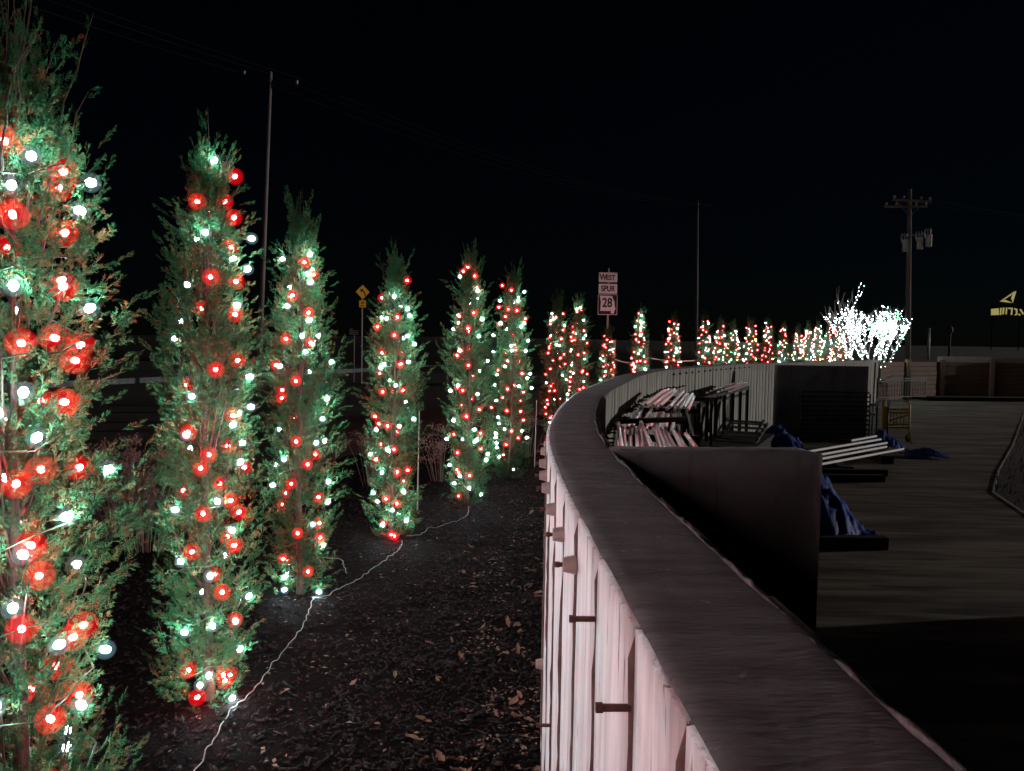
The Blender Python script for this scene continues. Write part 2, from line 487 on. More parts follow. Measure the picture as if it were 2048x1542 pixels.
# ragged grout fin along the court-side edge of the top
def fin(s0, s1, step):
    V, F = [], []
    s = s0; i = 0
    while s < s1:
        h = max(-0.006, 0.001 + 0.011 * fbm(s * 4, 2.2) + 0.007 * fbm(s * 23, 8))
        w = 0.008 + 0.006 * fbm(s * 15, 5)
        o1 = WALL_T - 0.020 + 0.008 * fbm(s * 5, 3)
        for (oo, zz) in ((o1, WALL_TOP - .012), (o1 + .002, WALL_TOP + h * .7), (o1 + w, WALL_TOP + h), (o1 + w + .012, WALL_TOP - .02)):
            (x, y), _, _ = wall_at(s, oo); V.append(tuple(loc3(x, y, zz)))
        if i:
            for k in range(3):
                a = (i - 1) * 4 + k
                F.append((a, a + 4, a + 5, a + 1))
        i += 1; s += step
    return np_mesh('grout_fin', V, F, [M['conc_kerb2']])
M['conc_kerb2'] = pm('grout_fin_concrete', (0.075, 0.085, 0.088), (0.15, 0.165, 0.17), 30, 0.9, 0.5)
link_mesh('grout_fin', fin(4.9, 9.9, 0.018), wall)
link_mesh('grout_fin', fin(9.95, 22, 0.05), wall)

def panel_mesh(s0, s1, side, z0, z1, depth, mat, rnd, rows=14):
    """one board impression standing proud of the core"""
    cols = 4
    V, F = [], []
    for r_ in range(rows + 1):
        z = z0 + (z1 - z0) * r_ / rows
        j0, j1 = rnd.uniform(-.0035, .0035), rnd.uniform(-.0035, .0035)
        for c in range(cols):
            s = s0 + j0 + (s1 + j1 - s0 - j0) * c / (cols - 1)
            dd = depth + 0.0012 * fbm(s * 20, z * 2.5)
            if c in (0, cols - 1): dd -= .0015
            (x, y), _, _ = wall_at(s, -dd if side < 0 else WALL_T + dd)
            V.append(tuple(loc3(x, y, z)))
    nf = len(V)
    for r_ in range(rows + 1):                       # back edge columns
        z = z0 + (z1 - z0) * r_ / rows
        for s in (s0, s1):
            (x, y), _, _ = wall_at(s, 0.004 if side < 0 else WALL_T - 0.004)
            V.append(tuple(loc3(x, y, z)))
    for r_ in range(rows):
        for c in range(cols - 1):
            a = r_ * cols + c
            F.append((a, a + 1, a + 1 + cols, a + cols))
        a, b = r_ * cols, nf + r_ * 2
        F.append((b, a, a + cols, b + 2))
        a, b = r_ * cols + cols - 1, nf + r_ * 2 + 1
        F.append((a, b, b + 2, a + cols))
    t = rows * cols
    bl, br = nf + rows * 2, nf + rows * 2 + 1
    F += [(bl, t, t + 1, br), (br, t + 1, t + 2, t + 3)]
    return np_mesh('panel', V, F, [mat])

rnd = random.Random(11)
M['seam'] = pm('brown_grout_seam', (0.055, 0.040, 0.036), (0.10, 0.078, 0.07), 30, 0.95)
joints = []
s = 1.0
while s < WLEN - 0.4:
    y = wall_at(s)[0][1]
    w = rnd.uniform(.27, .36)
    link_mesh('panel', panel_mesh(s + .005, s + w - .005, -1, -.15, WALL_TOP - .004, rnd.uniform(.007, .010), M['conc_face'], rnd, 16 if y < 6 else 5), wall)
    s += w; joints.append(s)
    # hardened grout seam squeezed out at the joint
    V, F = [], []
    rows = 34 if y < 6 else 6
    pr = rnd.uniform(.0125, .0155)
    for r_ in range(rows + 1):
        z = -.1 + (WALL_TOP - .0045 + .1) * r_ / rows
        pz = max(.004, pr - .001 + .0055 * fbm(z * 4, s * 5) + .003 * fbm(z * 21, s))
        if r_ == rows: pz = .003
        tw_ = .0035 + .002 * fbm(z * 14, s * 3, 2)
        for (ds, of) in ((-tw_, -.002), (-tw_ * .6, -pz), (tw_ * .6, -pz), (tw_, -.002)):
            (x_, y_), _, _ = wall_at(s + ds, of); V.append(tuple(loc3(x_, y_, z)))
        if r_:
            for k in range(3):
                a = (r_ - 1) * 4 + k; F.append((a, a + 1, a + 5, a + 4))
    link_mesh('grout_seam', np_mesh('grout_seam', V, F, [M['seam']]), wall)
s = 6.0
ijoints = []
while s < WLEN - 0.4:
    w = rnd.uniform(.24, .31)
    link_mesh('panel', panel_mesh(s + .007, s + w - .007, 1, COURT_Z - .02, WALL_TOP - .016, rnd.uniform(.006, .018), M['conc_dark'], rnd, 5), wall)
    s += w; ijoints.append(s)

# tie ends and cones
def tie_mesh(L, w=.009, h=.0065):
    mb = MB(); mb.box((L / 2, 0, 0), (L, h, w)); mb.box((L - .004, 0, 0), (.010, h * 1.5, w * 1.25)); return mb.mesh('form_tie', M['rust'])
def cone_mesh(m):
    mb = MB()
    prof_ = [(.0001, 0), (.0225, 0), (.0215, .004), (.017, .026), (.016, .030), (.0001, .0305)]
    mb.lathe(prof_, 14)
    me = mb.mesh('tie_cone', m)
    me.transform(Matrix.Rotation(R(90), 4, 'Y'))
    return me
TIE, TIE_S, CONE, CONE_D = tie_mesh(.047), tie_mesh(.044), cone_mesh(M['cone']), cone_mesh(M['black_steel'])
TIE_D = tie_mesh(.075, .014, .012); TIE_D.materials[0] = M['black_steel']
def tie_at(s, z, side, cone, me):
    off = -.010 if side < 0 else WALL_T + .010
    (x, y), n_, _ = wall_at(s, off)
    a = math.atan2(n_[1], n_[0]) + (math.pi if side < 0 else 0)
    t = link_mesh('form_tie', me, wall, loc3(x, y, z), (0, 0, a))
    if cone:
        link_mesh('tie_cone', CONE if side < 0 else CONE_D, t, (-.002, 0, 0), (0, 0, 0))
for k, s in enumerate(joints):
    y = wall_at(s)[0][1]
    if y > 16: break
    near = y < 1.45
    tie_at(s, WALL_TOP - .112 + rnd.uniform(-.006, .006), -1, not near, TIE if near else TIE_S)
    if k % 2: tie_at(s, .50 + rnd.uniform(-.05, .05), -1, rnd.random() < .4, TIE_S)
for k, s in enumerate(ijoints):
    y = wall_at(s)[0][1]
    if 4.0 < y < 15.5: tie_at(s, 0.98 + rnd.uniform(-.02, .02), 1, True, TIE_D)
    if 14.5 < y < 22 and k % 2: tie_at(s, WALL_TOP - .10, 1, True, TIE_S)

# ------------------------------------------------------------------ short cross walls
def cross_wall(x0, y0, x1, y1, label, t=.20):
    th = thing('cross_wall', label, 'wall', ((x0 + x1) / 2, (y0 + y1) / 2, COURT_Z), math.atan2(y1 - y0, x1 - x0))
    L_ = math.hypot(x1 - x0, y1 - y0); H_ = WALL_TOP - COURT_Z
    nx, nz = 24, 20
    V, F = [], []
    def P(u, v, w):      # face grid helper
        x = -L_ / 2 + L_ * u; z = (H_ - .004) * w
        return (x + .002 * fbm(x * 9, z * 7, v * 5), v * t + .002 * fbm(x * 6, z * 6, 3 + v), z + (.004 * fbm(x * 11, v * 9) if w == 1 else 0))
    for v in (0, 1):
        b = len(V)
        for j in range(nz + 1):
            for i in range(nx + 1): V.append(P(i / nx, v, j / nz))
        for j in range(nz):
            for i in range(nx):
                q = (b + j * (nx + 1) + i, b + j * (nx + 1) + i + 1, b + (j + 1) * (nx + 1) + i + 1, b + (j + 1) * (nx + 1) + i)
                F.append(q if v == 0 else q[::-1])
    n1 = (nx + 1) * (nz + 1)
    for i in range(nx): F.append((nz * (nx + 1) + i, nz * (nx + 1) + i + 1, n1 + nz * (nx + 1) + i + 1, n1 + nz * (nx + 1) + i))
    for j in range(nz):
        for i in (0, nx):
            a, b = j * (nx + 1) + i, (j + 1) * (nx + 1) + i
            F.append((a, b, n1 + b, n1 + a))
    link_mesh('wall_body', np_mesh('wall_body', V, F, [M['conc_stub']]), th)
    for fx in np.arange(-L_ / 2 + .18, L_ / 2 - .05, .44):
        for fz in (H_ - .18, H_ - .78, H_ - 1.38):
            mb = MB(); mb.lathe([(1e-4, .0), (.011, 0), (.013, .004), (.014, .012)], 10)
            mb.build('tie_hole', M['conc_joint'], th, loc=(float(fx), -.0035, fz), rot=(R(-90), 0, 0))
    return th
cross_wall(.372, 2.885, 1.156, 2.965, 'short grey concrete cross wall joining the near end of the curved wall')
cross_wall(6.62, 20.05, 8.98, 20.25, 'far dark concrete cross wall inside the court behind the steel gate')

# ------------------------------------------------------------------ timber retaining wall at the back of the court
tw = thing('timber_wall', 'reddish brown horizontal plank retaining wall at the back of the court', 'wall', (21.9, 41.05, COURT_Z))
TO = Vector((21.9, 41.05, COURT_Z))
for i in range(len(TIMBER) - 1):
    a, b = Vector((*TIMBER[i], 0)), Vector((*TIMBER[i + 1], 0))
    d = (b - a).normalized(); ang = math.atan2(d.y, d.x)
    top = 1.22 - COURT_Z
    nb = 8
    for k in range(nb):
        h = top / nb
        mb = MB(); mb.box((0, 0, 0), ((b - a).length - .19, .055, h - .016))
        mb.build('plank', M['timber'], tw, loc=(a + b) / 2 - Vector((TO.x, TO.y, 0)) + Vector((0, 0, h * (k + .5))) + Vector((0, rnd.uniform(-.012, .012), 0)), rot=(0, rnd.uniform(-.004, .004), ang))
for i, p in enumerate(TIMBER):
    mb = MB(); mb.box((0, 0, .96), (.20, .22, 1.92 + .02 * (i % 2)))
    mb.build('post', M['timber_post'], tw, loc=Vector((p[0] - TO.x, p[1] - TO.y - .09, 0)))

# pale kerb capping the bank above the timber wall, low dark slab in front of it
kb = MB()
kp = [(21.95, 41.35), (25.0, 42.2), (28.1, 42.75), (31.3, 43.2), (36, 43.8)]
for i in range(len(kp) - 1):
    a, b = kp[i], kp[i + 1]; ang = math.atan2(b[1] - a[1], b[0] - a[0])
    kb.box(((a[0] + b[0]) / 2, (a[1] + b[1]) / 2, 1.27 + .09 * (3 - i) / 3 ), (math.hypot(b[0] - a[0], b[1] - a[1]) - .01, .32, .30), Matrix.Rotation(ang, 3, 'Z'))
o = kb.build('bank_kerb', M['conc_kerb']); tag(o, kind='structure')
sl = MB()
sl.box((27, 39.6, COURT_Z + .07), (14.5, 1.4, .18), Matrix.Rotation(R(6), 3, 'Z'))
sl.m = 1
sl.box((27, 38.88, COURT_Z + .172), (14.5, .10, .03), Matrix.Rotation(R(6), 3, 'Z'))
o = sl.build('dark_plinth', [M['beam'], M['conc_stub']]); tag(o, kind='structure')

# planting bed on the far side of the court
bed = [(7.2, 10.8), (7.99, 13.2), (9.6, 15.7), (12.75, 20.3), (15.6, 24.6), (19.3, 30.2), (32, 33), (32, 9.5), (14, 10.0)]
V, F = [], []
cx, cyy = 20.0, 18.0
NR = 14
for k in range(NR + 1):
    for (x, y) in bed:
        f = k / NR
        V.append((x + (cx - x) * f, y + (cyy - y) * f, COURT_Z + .008 + .05 * smooth01(f * 1.6) + .012 * f * fbm(x * f * 2 + k, y * 2)))
nb = len(bed)
for k in range(NR):
    for i in range(nb):
        F.append((k * nb + i, k * nb + (i + 1) % nb, (k + 1) * nb + (i + 1) % nb, (k + 1) * nb + i))
o = link_mesh('planting_bed', np_mesh('planting_bed', V, F, [M['grass_dry']], smooth=True)); tag(o, kind='structure')
rng = np.random.default_rng(8)
gv, gf = [], []
for k in range(5000):
    i = rng.integers(nb); f = rng.random() * .7; t = rng.random()
    a, b = bed[i], bed[(i + 1) % nb]
    x = a[0] + (b[0] - a[0]) * t; y = a[1] + (b[1] - a[1]) * t
    x += (cx - x) * f; y += (cyy - y) * f
    z = COURT_Z + .008 + .05 * smooth01(f * 1.6)
    h, w, an = rng.uniform(.06, .2), rng.uniform(.006, .014), rng.uniform(0, 6.28)
    lx, ly = rng.normal(0, .06, 2)
    c_, s_ = math.cos(an) * w, math.sin(an) * w
    n0 = len(gv)
    gv += [(x - c_, y - s_, z), (x + c_, y + s_, z), (x + lx, y + ly, z + h)]
    gf.append((n0, n0 + 1, n0 + 2))
o = link_mesh('dry_grass', np_mesh('dry_grass', gv, gf, [M['grass_dry']])); tag(o, 'dry brown grass on the raised planting bed across the court', 'grass', kind='stuff')
mb = MB()
for i in range(5):
    a, b = Vector((*bed[i], COURT_Z + .004)), Vector((*bed[i + 1], COURT_Z + .004))
    mb.bar(a - (b - a).normalized() * -.01, b, .035, .022)
o = mb.build('bed_edging', M['conc_kerb']); tag(o, kind='structure')
FRONT = {
    1: "0.09,-0.06,2.14,w 0.06,-0.11,2.05,w 0.13,0.07,2.03,w 0.16,0.08,2.1,w 0.09,-0.15,1.79,w 0.16,0.08,1.75,w 0.11,-0.15,1.52,w 0.13,-0.14,1.41,w 0.07,-0.18,1.47,w 0.2,0.1,1.31,w 0.17,-0.09,1.21,w 0.12,-0.15,1.12,w 0.09,-0.17,0.98,w 0.16,-0.11,0.87,w 0.19,-0.03,0.7,w 0.06,-0.18,0.76,w 0.04,-0.1,2.17,r 0.13,0.07,2.12,r 0.08,-0.12,1.97,r 0.14,0.07,1.95,r 0.17,0,1.8,r 0.1,-0.16,1.67,r 0.17,-0.07,1.68,r 0.19,-0.04,1.51,r 0.16,-0.1,1.33,r 0.09,-0.17,1.29,r 0.12,-0.15,1.15,r 0.15,-0.12,1.05,r 0.11,-0.16,0.92,r 0.19,0,0.85,r 0.18,0.09,0.66,r 0.16,-0.1,0.68,r",
    2: "0.03,-0.03,2.47,w 0.04,-0.1,2.16,w 0.18,0.06,2.15,w 0.17,0.06,1.99,w 0.15,-0.07,1.84,w 0.19,-0,1.51,w 0.01,-0.19,1.43,w 0.15,-0.11,1.29,w -0.02,-0.19,1.25,w 0.18,-0.07,1.11,w 0.1,-0.16,0.98,w -0.06,-0.18,0.93,w 0.15,-0.12,0.84,w -0.05,-0.18,0.69,w 0.08,-0.17,0.65,w 0.19,0.02,0.47,w 0.09,-0.15,0.39,w -0.02,-0.18,0.38,w 0.07,-0.14,0.19,w 0.02,-0.15,0.12,w 0.13,-0.06,0.03,w 0.15,0.05,2.41,r 0.09,0.03,2.29,r -0.01,-0.08,2.29,r 0.15,0.05,2.22,r 0.12,0.04,2.11,r 0.06,-0.13,1.96,r 0.16,0.05,1.94,r 0.17,0.01,1.8,r 0.12,-0.15,1.55,r 0.18,-0.05,1.34,r -0.04,-0.19,1.25,r 0.08,-0.17,1.16,r 0.02,-0.19,1.1,r 0.16,-0.1,1.2,r 0.22,0.07,1.07,r 0.17,-0.09,0.95,r 0.04,-0.19,0.92,r -0.01,-0.19,0.74,r 0.18,-0.05,0.74,r 0.15,-0.12,0.55,r -0.07,-0.14,0.18,r 0.13,-0.08,0.16,r 0.14,-0.06,0.1,r 0.01,-0.14,0.07,r",
    3: "-0.1,-0.03,2.22,w 0.06,-0.07,2.23,w 0.07,-0.09,2.12,w 0.08,-0.1,2.04,w -0.04,-0.15,1.9,w 0.05,-0.18,1.7,w 0.08,-0.15,1.8,w 0.08,-0.17,1.62,w -0.08,-0.17,1.52,w 0.17,-0.09,1.18,w 0.14,-0.13,1.02,w -0.07,-0.18,0.92,w -0.14,-0.13,0.75,w 0.19,-0.02,0.61,w 0.12,-0.14,0.49,w -0.05,-0.15,0.17,w -0.05,-0.14,0.08,w 0.13,-0.07,0.04,w 0.06,-0.08,2.18,r -0.02,-0.14,1.97,r 0.09,-0.13,1.85,r -0.07,-0.17,1.69,r 0.13,-0.14,1.66,r -0.2,-0.06,1.53,r 0.01,-0.19,1.41,r -0.13,-0.14,1.32,r 0.01,-0.19,1.02,r 0.11,-0.15,0.88,r -0.03,-0.19,0.75,r 0.17,-0.08,0.67,r 0.01,-0.18,0.45,r -0.1,-0.13,0.26,r 0.11,-0.11,0.19,r",
    4: "0.01,-0.13,2.05,w -0.05,-0.15,1.89,w 0.13,-0.08,1.92,w 0.12,-0.14,1.73,w -0.07,-0.18,1.51,w -0.1,-0.16,1.45,w 0.14,-0.13,1.52,w 0.04,-0.19,1.33,w -0.13,-0.14,0.93,w 0.06,-0.18,0.98,w -0.03,-0.19,0.77,w -0.08,-0.18,0.59,w -0.19,-0.03,0.73,w 0.1,-0.15,0.42,w -0.15,-0.09,0.39,w 0.03,-0.16,0.27,w 0.12,-0.1,0.16,w -0.06,-0.14,0.12,w 0.12,0.02,2.21,r -0.14,-0.02,2.06,r 0.06,-0.15,1.88,r -0.19,-0.03,1.81,r 0.01,-0.18,1.74,r -0.11,-0.16,1.58,r 0.09,-0.17,1.5,r -0.11,-0.16,1.27,r 0.12,-0.15,1.27,r -0.21,-0.04,1.04,r -0.04,-0.19,0.97,r -0.19,-0.03,0.68,r 0.05,-0.18,0.79,r 0.07,-0.18,0.6,r 0.17,-0.09,0.6,r -0.07,-0.16,0.35,r 0.07,-0.15,0.3,r -0,-0.14,0.05,r 0.04,-0.14,0.05,r",
    5: "-0.11,-0.01,2.35,w 0.06,-0.07,2.22,w 0.12,-0.09,1.93,w -0.17,-0.01,1.82,w 0.09,-0.15,1.76,w -0.09,-0.17,1.6,w -0.11,-0.16,1.26,w -0.19,-0.01,1.19,w 0.1,-0.16,1.18,w -0.14,-0.13,0.9,w 0.07,-0.18,0.8,w 0.07,-0.18,0.69,w -0.23,-0.02,0.69,w -0.19,-0.01,0.43,w -0.07,-0.15,0.32,w 0.03,-0.15,0.19,w 0.1,-0.16,0.69,w 0.2,0.01,0.55,w -0.1,-0.01,2.41,r -0.03,-0.03,2.45,r 0.04,-0.04,2.38,r 0.06,-0.12,2,r -0.15,-0.01,1.95,r -0.01,-0.16,1.84,r -0.17,-0.09,1.55,r -0.01,-0.19,1.47,r -0.08,-0.17,1.21,r -0.01,-0.19,0.93,r 0.15,-0.12,1.02,r 0.17,-0.08,0.77,r -0.21,-0.02,0.74,r -0.15,-0.12,0.57,r 0.03,-0.17,0.32,r -0.13,-0.08,0.09,r",
    6: "0.13,-0,2.33,w 0.05,-0.08,2.23,w -0.16,-0,2.22,w -0.14,-0.03,1.96,w 0.1,-0.12,1.89,w -0.24,-0.01,1.8,w -0.02,-0.19,1.68,w 0.2,-0,1.72,w -0.02,-0.19,1.6,w -0.24,-0.01,1.6,w 0.17,-0.09,1.6,w -0.09,-0.17,1.4,w 0.23,-0.01,1.33,w -0.21,-0,1.18,w 0.08,-0.17,1.18,w -0.19,-0.04,0.99,w 0.26,-0.01,1.14,w -0.19,-0.05,0.57,w -0.09,-0.17,0.64,w 0.2,-0,0.52,w -0.18,-0.04,0.43,w -0.19,-0,2.4,r -0.02,-0.07,2.34,r -0.24,-0.01,2.15,r -0.06,-0.1,2.12,r 0.07,-0.09,2.1,r -0.23,-0.01,1.93,r 0.21,-0,2,r 0.06,-0.18,1.62,r -0.24,-0.01,1.35,r 0.16,-0.1,1.33,r -0.08,-0.17,1.12,r 0.2,-0,1.08,r -0.08,-0.18,0.87,r -0.36,-0.01,0.88,r 0.21,-0,0.73,r -0,-0.19,0.62,r 0.13,-0.14,0.53,r -0.06,-0.17,0.43,r",
}

# ------------------------------------------------------------------ bulbs
def ellipsoid(mb, r_, l_, c=(0, 0, 0), n=8, rings=4):
    prof_ = []
    for k in range(rings + 1):
        a = math.pi * k / rings
        prof_.append((max(r_ * math.sin(a), 1e-4), -l_ * math.cos(a)))
    mb.lathe(prof_, n, c)

def bulb_mesh(name, lamp, r_, l_, halo=None, gr=0.0, n=8):
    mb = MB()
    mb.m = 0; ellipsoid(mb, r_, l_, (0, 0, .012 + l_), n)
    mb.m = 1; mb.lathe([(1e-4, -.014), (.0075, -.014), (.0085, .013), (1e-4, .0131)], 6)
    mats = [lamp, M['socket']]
    if halo is not None:
        mb.m = 2; ellipsoid(mb, gr, gr, (0, 0, .012 + l_), 12, 8); mats.append(halo)  # halo sphere round the bulb, imitating lens bloom
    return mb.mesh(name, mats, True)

BULB = {
    'w': bulb_mesh('bulb', M['lamp_white'], .0116, .015, M['halo_white'], .029),
    'r': bulb_mesh('bulb', M['lamp_red'], .0095, .012, M['halo_red'], .040),
    'g': bulb_mesh('bulb', M['lamp_green'], .0150, .019),
    'a': bulb_mesh('bulb', M['lamp_amber'], .0150, .019),
    's': bulb_mesh('bulb', M['lamp_mini'], .0125, .015, n=6),
}

# ------------------------------------------------------------------ junipers
def nrmz(v): return v / max(np.linalg.norm(v), 1e-9)

def spray_template(seed):
    g = np.random.default_rng(seed)
    Q = []
    def rh(p, d, l, w, nv):
        d = nrmz(d); sdv = np.cross(nv, d); sdv = nrmz(sdv)
        up = np.cross(d, sdv)
        m_ = p + d * l * .5
        Q.append([p, m_ + sdv * w + up * w * .5, p + d * l, m_ - sdv * w + up * w * .5])
    X = np.array([1., 0, 0])
    for k in range(5):
        rh(np.array([k * .2, 0, .03 * math.sin(k)]), X + np.array([0, g.normal(0, .05), g.normal(0, .05)]), .24, .014, np.array([0, g.normal(), g.normal()]))
    nt = 11
    for i in range(nt):
        t = .10 + .86 * i / nt
        ph = g.uniform(0, 2 * math.pi) if i % 3 == 0 else (g.normal(0, .45) + (0 if i % 2 else math.pi))
        rad = np.array([0, math.cos(ph), math.sin(ph)])
        a = R(g.uniform(30, 52))
        d = X * math.cos(a) + rad * math.sin(a)
        l = .42 * (1 - .62 * t) * g.uniform(.75, 1.2)
        p = np.array([t, 0, 0.])
        nv = nrmz(np.cross(d, X) + g.normal(0, .2, 3))
        rh(p, d, l, .016, nv)
        pe = nrmz(np.cross(nv, d))
        for k in range(5):
            u = .22 + .76 * k / 5
            sg = 1 if k % 2 else -1
            d2 = nrmz(d + pe * sg * g.uniform(.45, .9) + nv * g.normal(0, .25))
            rh(p + d * l * u, d2, .15 * g.uniform(.75, 1.3) * (1.1 - .4 * u), .0155 * g.uniform(.8, 1.2), nv + g.normal(0, .3, 3))
    return np.array(Q, np.float32).reshape(-1, 3)

TEMPL = [spray_template(100 + k) for k in range(6)]

def envelope(t, t0=.62):
    """radius factor against height 0..1"""
    low = min(1.0, .70 + 1.5 * t)
    return low * (1.0 if t < t0 else max(.10, 1 - ((t - t0) / (1 - t0)) ** 1.3 * .95))

ENV = envelope
class JuniperKind: pass
def juniper_kind(idx, H, RAD, front, nspray, whiskers=6, t0=.62, wl=1.0, lsc=1.0):
    envelope = lambda t: ENV(t, t0)
    g = np.random.default_rng(700 + idx)
    K = JuniperKind()
    bulbs = list(front)
    # the far side of the string
    nb = 24 if front else 62
    for k in range(nb):
        t = .03 + .88 * (k + g.random() * .8) / nb
        a = g.uniform(R(10), R(170)) if front else k * 2.4 + g.normal(0, .4)
        rr = RAD * envelope(t) * g.uniform(.94, 1.06)
        bulbs.append((rr * math.cos(a), rr * math.sin(a), t * H, 'w' if g.random() < .55 else 'r'))
    K.bulbs = []
    for (x, y, z, c) in bulbs:
        l = math.hypot(x, y) + 1e-6
        push = .88 if c == 'w' else .64
        K.bulbs.append((x * push, y * push, z, c))
    BP = np.array([b[:3] for b in K.bulbs])
    open_ = g.random(len(BP)) < .86                 # some bulbs stay buried in the foliage
    BC = BP[open_]; BN = BC * np.array([1, 1, 0]); BN = BN / np.linalg.norm(BN, axis=1)[:, None]
    # trunk
    wig = lambda z: (0.012 * math.sin(z * 2.3 + idx), 0.012 * math.cos(z * 1.9 + idx * 2))
    zs = np.linspace(-.05, H * .97, 22)
    mb = MB(); mb.tube([(*wig(z), z) for z in zs], [max(.004, .026 * (1 - z / H) ** .8 + (.012 if z < .05 else 0)) for z in zs], 8)
    K.trunk = mb.mesh('trunk', M['bark'], True)
    WH = []
    # limbs
    mb = MB()
    for k in range(46):
        z0 = g.uniform(.05, H * .82); a = g.uniform(0, 6.283)
        rise = g.uniform(.22, .48)
        t1 = min((z0 + rise) / H, 1.0)
        rr = RAD * envelope(t1) * g.uniform(.6, .95)
        w = wig(z0)
        pts = [(w[0], w[1], z0), (rr * .55 * math.cos(a), rr * .55 * math.sin(a), z0 + rise * .35), (rr * math.cos(a + .15), rr * math.sin(a + .15), z0 + rise)]
        mb.tube(pts, [.006, .0045, .002], 4, False)
    for k in range(whiskers):
        a = g.uniform(0, 6.283); z0 = H * g.uniform(.80, .93); l = g.uniform(.16, .36) * wl
        rr = g.uniform(.03, .14) * wl
        b0 = g.uniform(0, .6) * rr
        pts = []
        for q_ in range(6):
            u_ = q_ / 5; r_ = b0 + (rr * 1.3 - b0) * u_ ** 1.2
            pts.append((r_ * math.cos(a + .5 * u_) + g.normal(0, .006), r_ * math.sin(a + .5 * u_) + g.normal(0, .006), z0 + l * u_))
        WH.append(pts)
        mb.tube(pts, [.004, .0036, .003, .0024, .0018, .0008], 4, False)
    mb.tube([(0, 0, H * .9), (.01, .005, H * 1.02), (.0, .012, H * 1.09)], [.005, .003, .001], 4, False)
    K.limbs = mb.mesh('limbs', M['bark'], True)
    # sprays
    Vs, tips = [], []
    lob = [(g.uniform(0, 6.28), g.uniform(0, 1), g.uniform(.10, .28), g.uniform(-.38, .42)) for _ in range(44)]
    n_made = 0
    for k in range(int(nspray * 1.25)):
        if n_made >= nspray: break
        t = g.random() ** .96
        t = .015 + t * .975
        a = g.uniform(0, 6.283)
        R0 = RAD * envelope(t)
        bump_ = 0
        for (la, lt, ls, lh) in lob:
            da = abs((a - la + math.pi) % (2 * math.pi) - math.pi)
            bump_ += lh * math.exp(-((da / .6) ** 2) - (((t - lt) / .045) ** 2))
        R0 *= min(1.45, max(.5, 1 + bump_))
        top = t > .90
        inner = g.random() < .30
        rb = R0 * (g.uniform(.1, .5) if inner else g.uniform(.52, 1.08))
        L_ = g.uniform(.06, .125) * lsc
        chain = 3 if g.random() < .14 else 1
        el = R(g.normal(44, 17)) if not top else R(g.normal(74, 9))
        if top and g.random() < .5: L_ *= 1.25
        da = g.normal(0, .5)
        d = np.array([math.cos(a + da) * math.cos(el), math.sin(a + da) * math.cos(el), math.sin(el)])
        p = np.array([rb * math.cos(a), rb * math.sin(a), t * H - L_ * .35])
        if p[2] < .02 and d[2] < .1: continue
        # keep the bulbs clear
        hit = False
        for u in (.2, .5, .75, 1.0):
            v = p + d * L_ * u - BC
            dn = (v * BN).sum(1)
            lat2 = (v * v).sum(1) - dn * dn
            if (((dn > -.012) & (lat2 < .021 ** 2)) | ((v * v).sum(1) < .019 ** 2)).any(): hit = True; break
        if hit: continue
        sd = nrmz(np.cross(d, g.normal(0, 1, 3))); upv = np.cross(d, sd)
        rot = np.stack([d, sd, upv])
        for c_ in range(chain):
            Vs.append((TEMPL[g.integers(6)] * np.array([L_, L_ * (1 - .22 * c_), L_ * (1 - .22 * c_)])) @ rot + p + d * L_ * .62 * c_ + np.array([0, 0, .012 * c_ * c_]))
        n_made += 1
    # whisker sprays at the very top
    for k in range(whiskers * (3 if wl == 1 else 2)):
        a = g.uniform(0, 6.283); rr = g.uniform(0, .09)
        d = nrmz(np.array([math.cos(a) * .22, math.sin(a) * .22, 1.0])); L_ = g.uniform(.07, .12)
        p = np.array([rr * math.cos(a), rr * math.sin(a), H * g.uniform(.88, 1.0)])
        sd = nrmz(np.cross(d, g.normal(0, 1, 3))); upv = np.cross(d, sd)
        Vs.append((TEMPL[g.integers(6)] * np.array([L_, L_ * .55, L_ * .55])) @ np.stack([d, sd, upv]) + p)
    for pts in WH:
        for q_ in range(2, 6):
            for rep in range(2):
                p = np.array(pts[q_]) - (np.array(pts[q_]) - np.array(pts[q_ - 1])) * g.random()
                d = nrmz(nrmz(np.array(pts[q_]) - np.array(pts[q_ - 1])) + g.normal(0, .32, 3)); L_ = g.uniform(.04, .075)
                sd = nrmz(np.cross(d, g.normal(0, 1, 3))); upv = np.cross(d, sd)
                Vs.append((TEMPL[g.integers(6)] * np.array([L_, L_ * .5, L_ * .5])) @ np.stack([d, sd, upv]) + p)
    Vx = np.concatenate(Vs).astype(np.float32)
    Fq = np.arange(len(Vx), dtype=np.int32).reshape(-1, 4)
    K.crown = np_mesh('crown', Vx, Fq, [M['foliage']])
    # the cable of the light string
    mb = MB(); pts = []
    turns = 9
    for k in range(turns * 14 + 1):
        u = k / (turns * 14); t = .03 + .88 * u
        a = u * turns * 2 * math.pi + idx; rr = RAD * envelope(t) * (.86 + .06 * math.sin(k * 1.7))
        pts.append((rr * math.cos(a), rr * math.sin(a), t * H + .012 * math.sin(k * 2.1)))
    mb.tube(pts, .0026, 4)
    K.wire = mb.mesh('wire', M['cable_green'], True)
    return K

def parse(sx):
    out = []
    for w in sx.split():
        x, y, z, c = w.split(',')
        out.append((float(x), float(y), float(z), c))
    return out

KIND = {}
for k, (H, RAD, ns, wk) in {1: (2.38, .200, 2700, 26), 2: (2.50, .180, 2000, 8), 3: (2.46, .182, 1650, 10), 4: (2.37, .182, 1350, 8), 5: (2.52, .190, 1350, 7), 6: (2.55, .190, 1350, 9)}.items():
    KIND[k] = juniper_kind(k, H, RAD, parse(FRONT[k]), ns, wk, .84 if k == 1 else .62, 1.5 if k == 1 else 1.0, {1: .72, 2: .86, 3: .92}.get(k, 1.0))

